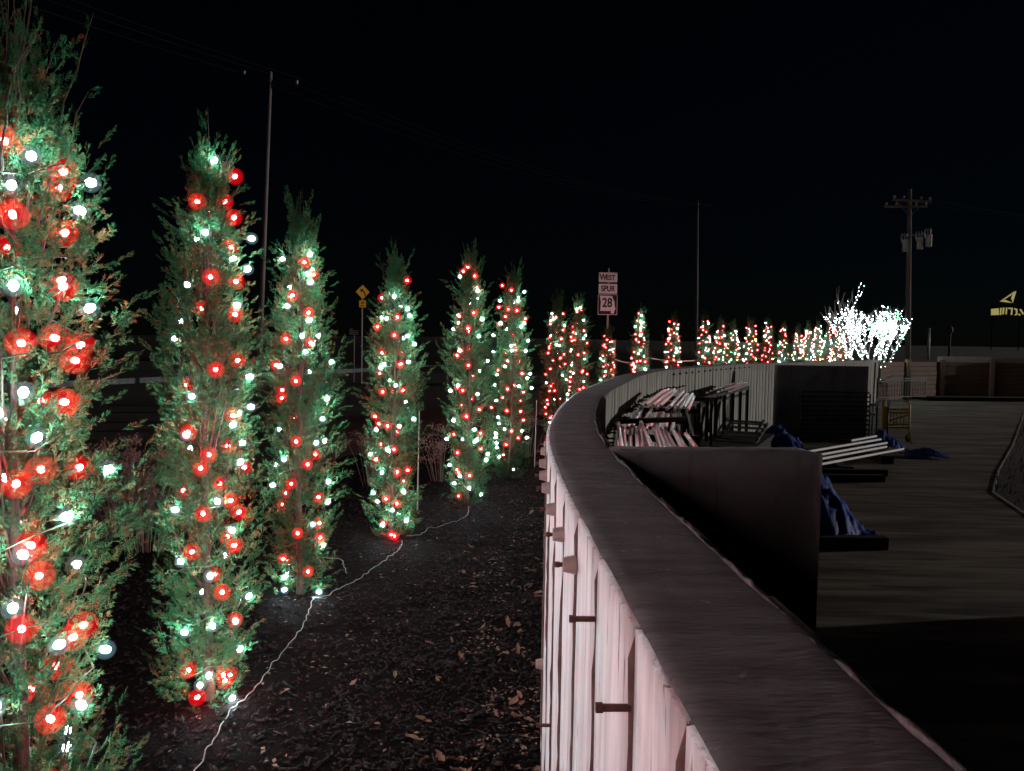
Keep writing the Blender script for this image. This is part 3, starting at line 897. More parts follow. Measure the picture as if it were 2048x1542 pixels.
TREES = [  # kind, x, y, turn, scale
    (1, -1.33, 2.15, 0, 1), (2, -1.393, 3.664, 0, 1), (3, -1.384, 5.26, 0, 1), (4, -1.009, 6.864, 0, 1), (5, -.442, 8.303, 0, 1), (6, -.004, 10.057, 0, 1),
    (3, .761, 13.808, 200, 1.0), (5, 1.219, 15.031, 60, .98), (4, 1.979, 16.718, 140, .86), (2, 2.961, 18.73, 250, 1.0), (6, 4.253, 21.307, 20, .98), (5, 5.621, 23.613, 190, 1.03),
    (4, 6.347, 24.607, 300, 1.06), (3, 6.975, 25.448, 80, 1.0), (6, 7.897, 26.753, 160, 1.02), (2, 8.992, 28.32, 110, 1.08), (5, 10.011, 29.786, 330, 1.0), (4, 11.103, 31.357, 45, 1.08),
    (3, 11.925, 32.539, 270, 1.1), (6, 12.824, 33.847, 210, 1.12), (2, 13.853, 35.405, 15, 1.05), (5, 14.75, 36.6, 125, 1.1), (4, 15.7, 38.3, 235, 1.1),
    (3, -1.25, .55, 90, 1.0), (6, -1.2, -1.1, 10, 1.0), (5, -1.15, -2.75, 100, 1.0)]
rnd = random.Random(21)
trees_n = 23
for i, (k, x, y, a, sc) in enumerate(TREES):
    K = KIND[k]
    if i < trees_n:
        lab = {0: 'tall wispy columnar juniper with red and white bulbs cut by the photo\'s left edge'}.get(i, 'narrow columnar juniper wrapped in bulbs, %s in the row along the wall' % ORD[i])
        lab2 = 'string of red and white bulbs wound round the %s juniper of the row' % ORD[i]
    else:
        j = ORD[i - trees_n]
        lab = 'columnar juniper continuing the row behind the photo\'s viewpoint, %s one back' % j
        lab2 = 'string of red and white bulbs on the %s juniper behind the viewpoint' % j
    z = 0.02 if y < 34 else .1
    t = thing('juniper_tree', lab, 'tree', (x, y, z), R(a), 'junipers planted in a row along the wall')
    t.scale = (sc, sc, sc)
    link_mesh('trunk', K.trunk, t); link_mesh('limbs', K.limbs, t)
    c = link_mesh('crown', K.crown, t)
    ls = thing('light_string', lab2, 'string lights', (x, y, z), R(a), 'light strings on the junipers')
    ls.scale = (sc, sc, sc)
    link_mesh('wire', K.wire, ls)
    for (bx, by, bz, col) in K.bulbs:
        if i >= 6:
            q = rnd.random()
            col = 'w' if q < .38 else 'r'
            if 11 < i < trees_n and q > .90: col = 'g' if q > .95 else 'a'
        ang = math.atan2(by, bx) + rnd.uniform(-.6, .6)
        tilt = rnd.uniform(R(35), R(115))
        b = link_mesh('bulb', BULB[col], ls, (bx, by, bz), (0, tilt, ang))

# ------------------------------------------------------------------ bare trees wrapped in white lights
def bare_tree(seed, x, y, z, H, lean, spread, label, lab2, nmax):
    g = random.Random(seed)
    t = thing('ornamental_tree', label, 'tree', (x, y, z), 0, 'bare trees wrapped in white lights')
    tr, br = MB(), MB()
    runs = []
    def grow(p, d, l, r_, lev):
        pts = [p]; n = 5
        for k in range(n):
            d = (d + Vector((g.uniform(-.16, .16), g.uniform(-.16, .16), g.uniform(-.02, .16)))).normalized()
            p = p + d * (l / n); pts.append(p)
        (tr if lev == 0 else br).tube(pts, [r_ * (1 - .5 * k / n) for k in range(n + 1)], 6 if lev < 2 else 4, False)
        runs.append((pts, lev))
        if lev >= 3: return
        for k in range(3 if lev else 4):
            a = g.uniform(0, 6.283)
            dd = (d * 1.0 + Vector((math.cos(a), math.sin(a), .35)) * spread * g.uniform(.5, 1.1)).normalized()
            grow(pts[-1 - (k % 2)], dd, l * g.uniform(.55, .85), r_ * .55, lev + 1)
    nst = 2
    for k in range(nst):
        a = g.uniform(0, 6.283)
        grow(Vector((.12 * math.cos(a), .12 * math.sin(a), -.05)), Vector((lean[0] + .12 * math.cos(a), lean[1] + .12 * math.sin(a), 1)).normalized(), H * .34, .055, 0)
    tr.build('trunk', M['bark_grey'], t, True); br.build('branches', M['bark_grey'], t, True)
    ls = thing('light_string', lab2, 'string lights', (x, y, z), 0, 'white light strings on the bare trees')
    cand = []
    wm = MB()
    for pts, lev in runs:
        if lev >= 3 and g.random() < .55: continue
        wm.tube([p + Vector((.02, 0, 0)) for p in pts], .004, 3, False)
        for k in range(len(pts) - 1):
            L_ = (pts[k + 1] - pts[k]).length
            m_ = max(1, int(L_ / (.10 if lev == 0 else .07)))
            for j in range(m_):
                cand.append(pts[k].lerp(pts[k + 1], (j + g.random()) / m_) + Vector((g.uniform(-.05, .05), g.uniform(-.05, .05), g.uniform(-.03, .03))))
    wm.build('wire', M['cable_green'], ls, True)
    g.shuffle(cand)
    for p in cand[:nmax]:
        link_mesh('bulb', BULB['s'] if g.random() < .95 else BULB['g'], ls, p, (g.uniform(0, 3), g.uniform(0, 3), 0))

bare_tree(3, 15.9, 37.6, .15, 4.9, (-.26, 0), .75, 'bare tree thick with white lights leaning left over the last juniper', 'white lights wrapped round the left-leaning bare tree', 280)
bare_tree(14, 16.65, 38.6, .3, 4.2, (.0, 0), .80, 'bare tree thick with white lights in the middle of the white cluster', 'white lights wrapped round the middle bare tree', 290)
bare_tree(25, 17.2, 38.2, .45, 4.0, (-.02, 0), .85, 'bare tree thick with white lights right of the cluster middle', 'white lights wrapped round the bare tree right of the middle', 290)
bare_tree(37, 17.95, 38.8, .6, 3.6, (.10, 0), .75, 'bare tree thick with white lights beside the utility pole', 'white lights wrapped round the bare tree beside the utility pole', 280)
bare_tree(52, 17.0, 37.4, .35, 4.0, (.02, 0), .9, 'bare tree with white lights at the front of the white cluster', 'white lights wrapped round the front bare tree of the cluster', 260)

# ------------------------------------------------------------------ pipe stacks inside the curve
def pipe(name, a, b, r_, mat, label, group, n=10):
    a, b = Vector(a), Vector(b)
    d = b - a; u = d.normalized()
    mb = MB()
    mb.tube([(0, 0, 0), (0, 0, d.length)], r_, n, False)
    mb.tube([(0, 0, 0), (0, 0, d.length)], r_ * .82, n, False)
    k = len(mb.V)
    for e in (0, 1):                        # end rings close the wall of the pipe
        for i in range(n):
            p0 = e * n + i; p1 = e * n + (i + 1) % n
            mb.F.append((p0, p1, p1 + 2 * n, p0 + 2 * n)); mb.M.append(0)
    o = mb.build(name, mat, None, True, loc=a, rot=d.to_track_quat('Z', 'Y').to_euler())
    return tag(o, label, 'pipe', group)

rnd = random.Random(31)
PZ = 1.085
# near bundle
for k in range(17):
    x0 = .60 + k * .0295; y0 = 4.55 + rnd.uniform(-.06, .06)
    z0 = PZ + (0.022 if k % 3 == 1 else 0) + rnd.uniform(-.004, .004)
    L_ = 1.55 + rnd.uniform(-.12, .05) - max(0, (k - 11)) * .13
    pipe('steel_pipe', (x0, y0, z0), (x0 + .13 * L_ + (rnd.uniform(-.03, .03)), y0 + L_, z0 + rnd.uniform(-.02, .03)), .0145, M['silver'], 'silver pipe in the nearest bundle inside the curve, %s from the wall' % ORD[k], 'silver pipes of the nearest bundle')
for k in range(11):
    x0 = .93 + k * .030; y0 = 6.35 + rnd.uniform(-.08, .08) - k * .02
    L_ = 1.65 + rnd.uniform(-.15, .15) - k * .05
    pipe('steel_pipe', (x0, y0, PZ - .03 + (k % 2) * .02), (x0 + .22 * L_ + rnd.uniform(-.02, .02), y0 + L_, PZ - .02 + (k % 2) * .02), .0150, M['silver'], 'silver pipe in the middle bundle inside the curve, %s from the wall' % ORD[k], 'silver pipes of the middle bundle')
for k in range(13):
    x0 = 1.30 + k * .033; y0 = 7.95 + rnd.uniform(-.1, .1) - k * .025
    L_ = 3.1 + rnd.uniform(-.2, .2) - k * .09
    pipe('steel_pipe', (x0, y0, PZ + .02 + (k % 2) * .022), (x0 + .265 * L_ + rnd.uniform(-.03, .03), y0 + L_, PZ + .03 + (k % 2) * .022), .0170, M['silver'], 'silver pipe in the farthest bundle inside the curve, %s from the wall' % ORD[k], 'silver pipes of the farthest bundle')
for k in range(8):
    x0 = 1.40 + k * .055; y0 = 7.3 + k * .05
    pipe('steel_rod', (x0 + .02, y0 - .25, PZ - .52 - rnd.uniform(0, .1)), (x0 - .05 + rnd.uniform(-.04, .06), y0 + .28, PZ + .0), .0105, M['silver'], 'silver rod leaning on the farthest pipe bundle, %s from its wall side' % ORD[k], 'silver rods leaning on the pipes', 8)

def trestle(label, cx_, cy_, w, top, ang=0.0, dep=.35):
    t = thing('trestle', label, 'rack', (cx_, cy_, COURT_Z), ang)
    h = top - COURT_Z
    mb = MB(); mb.box((0, 0, h - .025), (w, .05, .05)); mb.build('top_beam', M['black_steel'], t)
    for sx in (-1, 1):
        for sy in (-1, 1):
            mb = MB(); mb.bar((sx * (w / 2 - .04), sy * .02, h - .05), (sx * (w / 2 - .02), sy * dep, 0), .035); mb.build('leg', M['black_steel'], t)
    mb = MB(); mb.bar((-w / 2 + .03, 0, h * .45), (w / 2 - .03, 0, h * .45), .03); mb.build('stretcher', M['black_steel'], t)
trestle('black trestle under the near end of the nearest pipe bundle', .90, 4.78, .56, PZ - .016)
trestle('black trestle between the nearest and middle pipe bundles', 1.12, 6.05, .62, PZ - .045)
trestle('black trestle under the far end of the middle pipe bundle', 1.40, 7.55, .52, PZ - .048)
trestle('black trestle under the near end of the farthest pipe bundle', 1.62, 8.25, .60, PZ - .005)
trestle('black trestle under the far end of the farthest pipe bundle', 2.22, 10.2, .70, PZ - .003, R(-14))
# dark plank lying across the pipes
mb = MB(); mb.box((0, 0, 0), (.56, .07, .035)); o = mb.build('dark_plank', M['beam'], loc=(1.10, 6.28, PZ + .045), rot=(0, R(-2), R(9)))
tag(o, 'dark plank laid across the silver pipes where two bundles meet', 'plank')

# black storage rack hugging the inner face of the wall
def s_of_y(yv):
    return float(np.interp(yv, WC[:, 1], WS))
rk = thing('storage_rack', 'black steel storage rack with slanting bars as its shadows on the inner wall face', 'rack', (4.2, 16.6, COURT_Z))
RO = Vector((4.2, 16.6, COURT_Z))
s0, s1 = s_of_y(12.6), s_of_y(19.0)
for zz, off in ((.80, .55), (.66, .50)):
    for k in range(4):
        a, b = wall_at(s0 + (s1 - s0) * k / 4, WALL_T + off)[0], wall_at(s0 + (s1 - s0) * (k + 1) / 4, WALL_T + off)[0]
        mb = MB(); mb.bar(Vector((*a, zz)) - RO, Vector((*b, zz)) - RO, .07 if zz > .7 else .05); mb.build('rail', M['black_steel'], rk)
for k in range(9):
    s = s0 + (s1 - s0) * k / 8
    a = wall_at(s, WALL_T + .56)[0]
    mb = MB(); mb.bar(Vector((*a, COURT_Z)) - RO, Vector((*a, .84)) - RO, .055); mb.build('upright', M['black_steel'], rk)
for k in range(7):  # black bars modelled in place of the rack's shadows on the wall
    s = s0 + (s1 - s0) * (.30 + .70 * k / 6.5)
    a = wall_at(s, WALL_T + .035)[0]; b = wall_at(s - .55, WALL_T + .06)[0]
    mb = MB(); mb.bar(Vector((*b, .05)) - RO, Vector((*a, .62)) - RO, .055, .04); mb.build('slant_bar_or_shadow', M['black_steel'], rk)
    mb = MB(); mb.bar(Vector((*b, -.12)) - RO, Vector((*b, .10)) - RO, .05, .04); mb.build('steel_bar_or_shadow', M['black_steel'], rk)
# dull steel frames resting on that rack and on the floor
for k in range(7):
    s = s_of_y(15.4 + k * .1); p = wall_at(s, WALL_T + .45 + .05 * k)[0]; q = wall_at(s + 3.0, WALL_T + .42 + .04 * k)[0]
    pipe('steel_tube', (*p, .86 + .03 * (k % 3)), (*q, .90 + .05 * (k % 2)), .018, M['grey_steel'] if k != 3 else M['silver'], 'grey steel tube lying on the black storage rack, %s from the wall' % ORD[k], 'grey tubes on the black rack', 6)
def slatted_pallet(label, loc, rz, w, l, tilt):
    t = thing('slatted_pallet', label, 'pallet', loc, rz)
    t.rotation_euler = (tilt, 0, rz)
    for sx in (-1, 1):
        mb = MB(); mb.box((sx * w / 2, 0, .03), (.05, l, .05)); mb.build('side_rail', M['black_steel'], t)
    for k in range(6):
        mb = MB(); mb.box((0, -l / 2 + l * (k + .5) / 6, .062), (w + .04, .045, .03)); mb.build('slat', M['grey_steel'], t)
slatted_pallet('dull slatted steel pallet lying beside the near blue tarp heap', (4.35, 15.2, .02), R(-25), .7, 2.2, R(8))
slatted_pallet('dull slatted steel pallet tilted against the inner wall behind pipes', (4.7, 16.9, -.2), R(-30), .8, 2.0, R(18))
mb = MB(); mb.box((0, 0, .27), (1.0, 2.6, .54)); mb.box((0, 0, .56), (1.1, 2.75, .06))
o = mb.build('dark_crate', M['beam'], loc=(4.25, 15.2, COURT_Z), rot=(0, 0, R(-25))); tag(o, 'low dark timber crate under the slatted steel pallet', 'crate')
mb = MB(); mb.box((0, 0, .15), (1.0, 2.2, .30)); mb.box((0, 0, .33), (1.06, 2.3, .05))
o = mb.build('dark_crate', M['beam'], loc=(4.72, 16.9, COURT_Z), rot=(0, 0, R(-30))); tag(o, 'low dark timber crate close against the inner wall', 'crate')

# ------------------------------------------------------------------ tarps
def tarp(label, loc, sx, sy, h, seed, rz=0.0, droop=1.0):
    n = 40
    V, F = [], []
    for j in range(n + 1):
        for i in range(n + 1):
            u, v = i / n * 2 - 1, j / n * 2 - 1
            rr = math.sqrt(u * u * .9 + v * v * .9)
            z = h * max(0, 1 - rr ** 1.6) * (1 + .35 * fbm(u * 1.4 + seed, v * 1.4, seed))
            z += .34 * h * (.5 - abs(fbm(u * 2.6 + seed, v * 2.6, seed + 3))) * (1 - rr * .5) + .16 * h * abs(fbm(u * 7, v * 7 + seed, 2)) + .012
            z = max(z, .008)
            e = 1 + .16 * fbm(u * 2 + 7, v * 2 + seed, 1)
            V.append((u * sx * e, v * sy * e, z))
    for j in range(n):
        for i in range(n):
            a = j * (n + 1) + i
            F.append((a, a + 1, a + n + 2, a + n + 1))
    o = link_mesh('blue_tarp', np_mesh('blue_tarp', V, F, [M['tarp']]), None, loc, (0, 0, rz))
    return tag(o, label, 'tarp', 'blue tarpaulins lying in the court')
tarp('crumpled blue tarp heap behind the near cross wall beside the storage rack', (6.2, 18.6, COURT_Z + .02), .55, .45, .42, 2)
tarp('blue tarp heap topped at the far end of the white pipes', (8.75, 18.8, COURT_Z + .02), .42, .40, .34, 5)
tarp('flat blue tarp trailing off right of the white pipes', (9.05, 17.5, COURT_Z + .02), .45, .30, .16, 9, R(-8))
tarp('blue tarp draped low beside the end of the near cross wall', (3.72, 9.95, COURT_Z + .02), .62, .62, .72, 12, R(20))
mb = MB(); mb.box((0, 0, 0), (.30, .035, .02)); o = mb.build('white_batten', M['silver2'], loc=(4.28, 9.93, COURT_Z + .10), rot=(0, R(-8), R(14)))
tag(o, 'short pale batten at the corner of the draped blue tarp', 'batten')

# ------------------------------------------------------------------ white pipes and beams on the floor
names5 = ['nearest and longest', 'second', 'third', 'fourth', 'rearmost']
for k in range(5):
    a, b = [((5.75, 14.86), (8.57, 17.47)), ((5.62, 15.0), (8.19, 17.45)), ((5.69, 15.25), (8.36, 17.80)), ((5.76, 15.6), (8.36, 18.1)), ((7.35, 17.3), (8.37, 18.35))][k]
    a = Vector((*a, COURT_Z + .18 + .045 * k)); b = Vector((*b, COURT_Z + .18 + .045 * k))
    pipe('white_pipe', a, b, .024, M['silver2'], 'long white pipe lying on sleepers past the cross wall, %s of five' % names5[k], 'white pipes on the court floor')
mb = MB(); mb.box((0, 0, 0), (.22, 1.9, .14)); o = mb.build('sleeper', M['beam'], loc=(6.35, 15.8, COURT_Z + .075), rot=(0, 0, R(-5))); tag(o, 'dark sleeper under the left end of the white pipes', 'beam')
mb = MB(); mb.box((0, 0, 0), (.24, 1.9, .16)); o = mb.build('sleeper', M['beam'], loc=(7.8, 17.3, COURT_Z + .085), rot=(0, 0, R(-5))); tag(o, 'dark sleeper under the right end of the white pipes', 'beam')
for loc, L_, h, lab in (((3.75, 9.25, COURT_Z + .075), 1.28, .14, 'black timber beam on the floor in front of the draped blue tarp'), ((6.2, 14.75, COURT_Z + .06), 1.5, .12, 'black timber beam on the floor before the white pipes'), ((6.0, 14.1, COURT_Z + .06), 1.2, .12, 'shorter black timber beam nearest the white pipes')):
    mb = MB(); mb.box((0, 0, 0), (L_, .14, h)); o = mb.build('timber_beam', M['beam'], loc=loc, rot=(0, 0, R(2))); tag(o, lab, 'beam', 'black beams on the court floor')

# ------------------------------------------------------------------ gate leaf, pole, railing and trolley by the far cross wall
gt = thing('steel_gate', 'dark steel gate leaf with horizontal bars standing before the far cross wall', 'gate', (8.05, 19.85, COURT_Z), R(5))
mb = MB()
mb.tube([(-.95, 0, .12), (-.95, 0, 1.22), (-.90, 0, 1.28), (.80, 0, 1.28), (.86, 0, 1.22), (.86, 0, .12), (-.95, 0, .12)], .022, 8, False); mb.build('gate_frame', M['black_steel'], gt, True)
for k in range(9):
    mb = MB(); mb.box((-.045, 0, .24 + k * .115), (1.80, .02, .04)); mb.build('slat', M['black_steel'], gt)
for sx in (-.90, .80):
    mb = MB(); mb.box((sx, 0, .06), (.06, .06, .12)); mb.build('foot', M['black_steel'], gt)
mb = MB(); mb.tube([(0, 0, 0), (.01, 0, 1.0), (.02, 0, 2.02)], .026, 8); 
sp = thing('scaffold_pole', 'upright grey scaffold pole at the free end of the far cross wall', 'pole', (8.92, 19.8, COURT_Z))
mb.build('tube', M['grey_steel'], sp, True)
for zz in (.75, .98):
    mb = MB(); mb.box((.005, 0, zz), (.085, .085, .06)); mb.build('coupler', M['grey_steel'], sp)

rl = thing('steel_railing', 'low black steel railing with upright pickets before the timber wall', 'railing', (18.2, 37.4, COURT_Z), R(30))
for zz in (.25, 1.12, 1.24):
    mb = MB(); mb.box((0, 0, zz * .85), (3.6, .045, .045)); mb.build('rail', M['black_steel'], rl)
for k in range(19):
    mb = MB(); mb.box((-1.75 + 3.5 * k / 18, 0, .58), (.022, .022, .75)); mb.build('picket', M['black_steel'], rl)
for sx in (-1.8, 0, 1.8):
    mb = MB(); mb.box((sx, .035, .55), (.06, .025, 1.10)); mb.build('post', M['black_steel'], rl)

tr = thing('yellow_trolley', 'yellow steel trolley frame with cross bars standing beside the tarp', 'trolley', (9.75, 20.3, COURT_Z), R(6))
for sx in (-1, 1):
    mb = MB(); mb.tube([(sx * .34, 0, .10), (sx * .35, 0, .55), (sx * .36, .02, .95), (sx * .33, .04, 1.03), (sx * .22, .05, 1.06)], .026, 8); mb.build('upright', M['yellow'], tr, True)
mb = MB(); mb.box((-.30, -.035, .62), (.13, .012, .58)); mb.build('side_plate', M['yellow'], tr)
for zz in (.38, .46, .76, .84):
    mb = MB(); mb.box((0, 0, zz), (.66, .035, .045)); mb.build('cross_bar', M['yellow'], tr)
mb = MB(); mb.bar((-.22, -.02, .56), (.30, -.02, .70), .035); mb.build('slant_bar_or_shadow', M['yellow'], tr)
for k in range(5):
    mb = MB(); mb.box((-.15 + k * .09, .02, .61), (.02, .02, .30)); mb.build('slat', M['yellow'], tr)
mb = MB(); mb.bar((.34, 0, .30), (.16, -.42, .03), .035); mb.build('leg', M['yellow'], tr)
mb = MB(); mb.bar((-.34, 0, .30), (-.30, -.36, .03), .035); mb.build('leg', M['yellow'], tr)
for sx in (-1, 1):
    mb = MB(); mb.lathe([(1e-4, -.03), (.085, -.03), (.10, -.018), (.10, .018), (.085, .03), (1e-4, .03)], 16)
    w = mb.build('wheel', M['black_steel'], tr, True, loc=(sx * .40, .10, .10), rot=(0, R(90), 0))
for k, (x_, y_, z_, h_) in enumerate(((9.12, 20.0, .33, .12), (9.42, 20.05, .34, .17))):
    p = thing('reflector_post', ('shorter' if k == 0 else 'taller') + ' white-capped post left of the yellow trolley', 'post', (x_, y_, COURT_Z))
    mb = MB(); mb.tube([(0, 0, 0), (0, 0, z_ - COURT_Z)], .02, 8); mb.build('stem', M['black_steel'], p, True)
    mb = MB(); mb.box((0, 0, z_ - COURT_Z + h_ / 2), (.10, .03, h_)); mb.build('cap', M['sign_white'], p)

# ------------------------------------------------------------------ utility poles and wires
up = thing('utility_pole', 'wooden utility pole with cross arms and three pale transformers at right', 'utility pole', (23.1, 47, 1.2))
def U(x, y, z): return (x - 23.1, y - 47, z - 1.2)
mb = MB(); mb.tube([U(23.12, 47, 1.0), U(23.0, 47, 4.2), U(22.9, 47, 7.6), U(22.79, 47, 11.1)], [.16, .15, .135, .12], 12); mb.build('pole', M['pole_wood'], up, True)
arms = []
for k, (zz, xo, yo, rz) in enumerate(((10.42, .10, -.15, 8), (10.12, -.10, .15, -6))):
    mb = MB(); mb.box((0, 0, 0), (2.4, .10, .12)); a = mb.build('cross_arm', M['pole_wood'], up, loc=U(22.8 + xo, 47 + yo, zz), rot=(0, 0, R(rz)))
    for sx in (-1.1, -.55, .55, 1.1):
        mb = MB(); mb.lathe([(1e-4, 0), (.035, 0), (.035, .05), (.065, .06), (.06, .11), (.075, .12), (.06, .18), (1e-4, .19)], 10); mb.build('insulator', M['insul'], a, True, loc=(sx, 0, .06))
mb = MB(); mb.bar(U(22.82, 46.84, 9.5), U(22.0, 46.84, 10.38), .04); mb.bar(U(22.82, 46.84, 9.5), U(23.6, 46.84, 10.38), .04); mb.build('arm_brace', M['grey_steel'], up)
mb = MB(); mb.box(U(23.15, 46.8, 8.45), (1.5, .08, .10)); mb.build('steel_bar_or_shadow', M['grey_steel'], up)
for k, (xo, zo) in enumerate(((-.32, -.25), (.52, -.10), (1.02, .05))):
    t = MB(); t.lathe([(1e-4, 0), (.15, 0), (.165, .03), (.165, .62), (.17, .63), (.17, .67), (.10, .72), (1e-4, .73)], 14)
    c = t.build('transformer', M['can'], up, True, loc=U(22.82 + xo, 46.62, 7.72 + zo))
    for sx in (-.07, .07):
        t = MB(); t.lathe([(.02, .70), (.045, .74), (.025, .79), (.05, .84), (.028, .90), (.05, .95), (.02, 1.05), (1e-4, 1.06)], 8); t.build('bushing', M['insul'], c, True, loc=(sx, 0, 0))
    t = MB(); t.tube([(-.2, -.05, .45), (-.28, -.05, .75), (-.24, -.05, 1.0)], .05, 8); t.build('fuse_cutout', M['can'], c, True)

lp = thing('utility_pole', 'tall thin grey utility pole leaning slightly behind the second and third junipers', 'utility pole', (-10.12, 32, 0))
mb = MB(); mb.tube([(0, 0, -.1), (.23, 0, 6), (.46, 0, 12.2)], [.11, .095, .075], 12); mb.build('pole', M['pole_grey'], lp, True)
mb = MB(); mb.box((0, 0, 0), (2.1, .09, .10)); a = mb.build('cross_arm', M['beam'], lp, loc=(.45, 0, 11.85), rot=(0, R(6), R(10)))
for sx in (-1.0, 0, 1.0):
    mb = MB(); mb.lathe([(1e-4, 0), (.035, 0), (.06, .05), (.05, .11), (.065, .13), (1e-4, .19)], 10); mb.build('insulator', M['insul'], a, True, loc=(sx, 0, .05))
mp_ = thing('utility_pole', 'distant thin grey pole rising above the junipers in mid row', 'utility pole', (13.75, 60, 0))
mb = MB(); mb.tube([(0, 0, -.1), (-.14, 0, 6), (-.28, 0, 12.57)], [.11, .10, .085], 10); mb.build('pole', M['pole_grey'], mp_, True)
mb = MB(); mb.box((0, 0, 0), (.8, .07, .08)); mb.build('cross_arm', M['beam'], mp_, loc=(-.27, 0, 12.1), rot=(0, 0, R(-20)))

def wire(a, b, sag, label, r_=.006):
    a, b = Vector(a), Vector(b)
    pts = [a.lerp(b, k / 30) - Vector((0, 0, sag * 4 * (k / 30) * (1 - k / 30))) for k in range(31)]
    mb = MB(); mb.tube([p - a for p in pts], r_, 5, False)
    o = mb.build('power_line', M['wire'], None, True, loc=a); tag(o, label, 'cable', 'overhead power lines')
for k, (dx, dz) in enumerate(((-1.05, .24), (.0, .28), (1.05, .2))):
    w_ = ['outer', 'middle', 'inner'][k]
    wire((-9.67 + dx, 32 + dx * .17, 11.85 + dz), (13.48 + dx * .8, 60 - dx * .3, 12.2 + dz * .3), .9, 'overhead line from the leaning pole to the distant pole, %s wire' % w_)
    wire((13.48 + dx * .8, 60 - dx * .3, 12.2 + dz * .3), (22.8 + dx, 47 + .1, 10.42 + dz), .25, 'overhead line from the distant pole to the transformer pole, %s wire' % w_)
    wire((22.8 + dx, 46.9, 10.42 + dz), (2.3 - 10 + dx, 83 - dx * .3, 16.6 + dz), .5, 'overhead line running level to the left from the transformer pole, %s wire' % w_, .013)
    wire((22.8 + dx, 46.9, 10.42 + dz), (52 + dx, 60, 11.6 + dz), .8, 'overhead line leaving the transformer pole to the right, %s wire' % w_)
    wire((-9.67 + dx, 32 + dx * .17, 11.85 + dz), (-22 + dx, 8, 11.4 + dz), .5, 'overhead line leaving the leaning pole to upper left, %s wire' % w_)

# ------------------------------------------------------------------ road signs
def lettering(name, body, size, parent, loc, mat, bold=.0, sx=1.0):
    cu = bpy.data.curves.new(name, 'FONT')
    cu.body = body; cu.size = size; cu.align_x = 'CENTER'; cu.align_y = 'CENTER'; cu.extrude = .002; cu.offset = bold * size
    cu.materials.append(mat)
    tmp = bpy.data.objects.new(name, cu); LINK(tmp)
    bpy.context.view_layer.update()
    me = bpy.data.meshes.new_from_object(tmp.evaluated_get(bpy.context.evaluated_depsgraph_get()))
    bpy.data.objects.remove(tmp)
    o = bpy.data.objects.new(name, me); LINK(o); o.parent = parent; o.location = loc; o.rotation_euler = (R(90), 0, 0); o.scale = (sx, 1, 1)
    return o

def rrect(w, h, r_=.03, n=4):
    P = []
    for cx_, cz_, a0 in ((w / 2 - r_, h / 2 - r_, 0), (-w / 2 + r_, h / 2 - r_, 90), (-w / 2 + r_, -h / 2 + r_, 180), (w / 2 - r_, -h / 2 + r_, 270)):
        for k in range(n + 1):
            a = R(a0 + 90 * k / n); P.append((cx_ + r_ * math.cos(a), cz_ + r_ * math.sin(a)))
    return P

sg = thing('route_sign', 'WEST SPUR 28 highway route sign plates stacked on one post', 'road sign', (2.565, 22, 0))
sg.rotation_euler = (0, 0, R(2))
mb = MB(); mb.box((.02, .02, 1.88), (.045, .03, 3.9)); mb.build('post', M['sign_back'], sg)
SW = .505
def plate(z, w, h, mat, y=-.01):
    mb = MB(); mb.prism(rrect(w, h, .018), .006); return mb.build('plate', mat, sg, loc=(0, y, z))
p1 = plate(3.585, SW, .262, M['sign_white']); lettering('lettering', 'W', .225, p1, (-.135, -.009, -.005), M['sign_black'], .03, .82); lettering('lettering', 'EST', .185, p1, (.065, -.009, -.015), M['sign_black'], .03, .86)
p2 = plate(3.275, SW, .262, M['sign_white']); lettering('lettering', 'SPUR', .205, p2, (0, -.009, -.003), M['sign_black'], .03, .80)
p3 = plate(2.845, .53, .555, M['sign_white']); p3['label'] = 'black square plate with white state outline and number 28'
mb = MB(); mb.prism(rrect(.508, .533, .016), .003); mb.build('black_field', M['sign_black'], p3, loc=(0, -.007, 0))
k_ = .53 / 535.0
MO = [(390, 900), (735, 905), (745, 950), (800, 1075), (805, 1180), (830, 1250), (800, 1320), (785, 1388), (705, 1388), (710, 1320), (410, 1320), (422, 1080)]
mb = MB(); mb.prism([((x - 610) * k_, -(y - 1145) * k_) for x, y in MO], .003); mb.build('state_outline', M['sign_white'], p3, loc=(0, -.0115, 0))
lettering('lettering', '28', .345, p3, (-.012, -.017, .04), M['sign_black'], .022, .80)

ys = thing('curve_sign', 'yellow diamond left-curve warning sign with a small speed plate', 'road sign', (-6.36, 34, 0), R(28))
mb = MB(); mb.box((0, .03, 2.0), (.05, .04, 4.1)); mb.build('post', M['sign_back'], ys)
mb = MB(); mb.prism([(.30, 0), (0, .30), (-.30, 0), (0, -.30)], .008); dm = mb.build('diamond_plate', M['sign_yellow'], ys, loc=(0, 0, 3.82))
q = .30 / 118.0
path = [(434, 448), (437, 418), (430, 392), (414, 374), (392, 364)]
mb = MB(); L0, R0_ = [], []
for i, (x, y) in enumerate(path):
    a, b = path[max(i - 1, 0)], path[min(i + 1, len(path) - 1)]
    dx, dy = b[0] - a[0], b[1] - a[1]; l = math.hypot(dx, dy); nx, ny = -dy / l * 11, dx / l * 11
    L0.append((x + nx, y + ny)); R0_.append((x - nx, y - ny))
f2 = lambda p: ((p[0] - 397) * q, -(p[1] - 382) * q)
for i in range(len(path) - 1):
    mb.prism([f2(p) for p in (L0[i], L0[i + 1], R0_[i + 1], R0_[i])], .003)
mb.prism([f2(p) for p in ((346, 336), (412, 332), (377, 392))], .003, -.0006)
mb.build('arrow', M['sign_black'], dm, loc=(0, -.009, 0))
mb = MB(); mb.prism(rrect(.29, .29, .012), .008); sp_ = mb.build('speed_plate', M['sign_yellow'], ys, loc=(0, 0, 3.32))
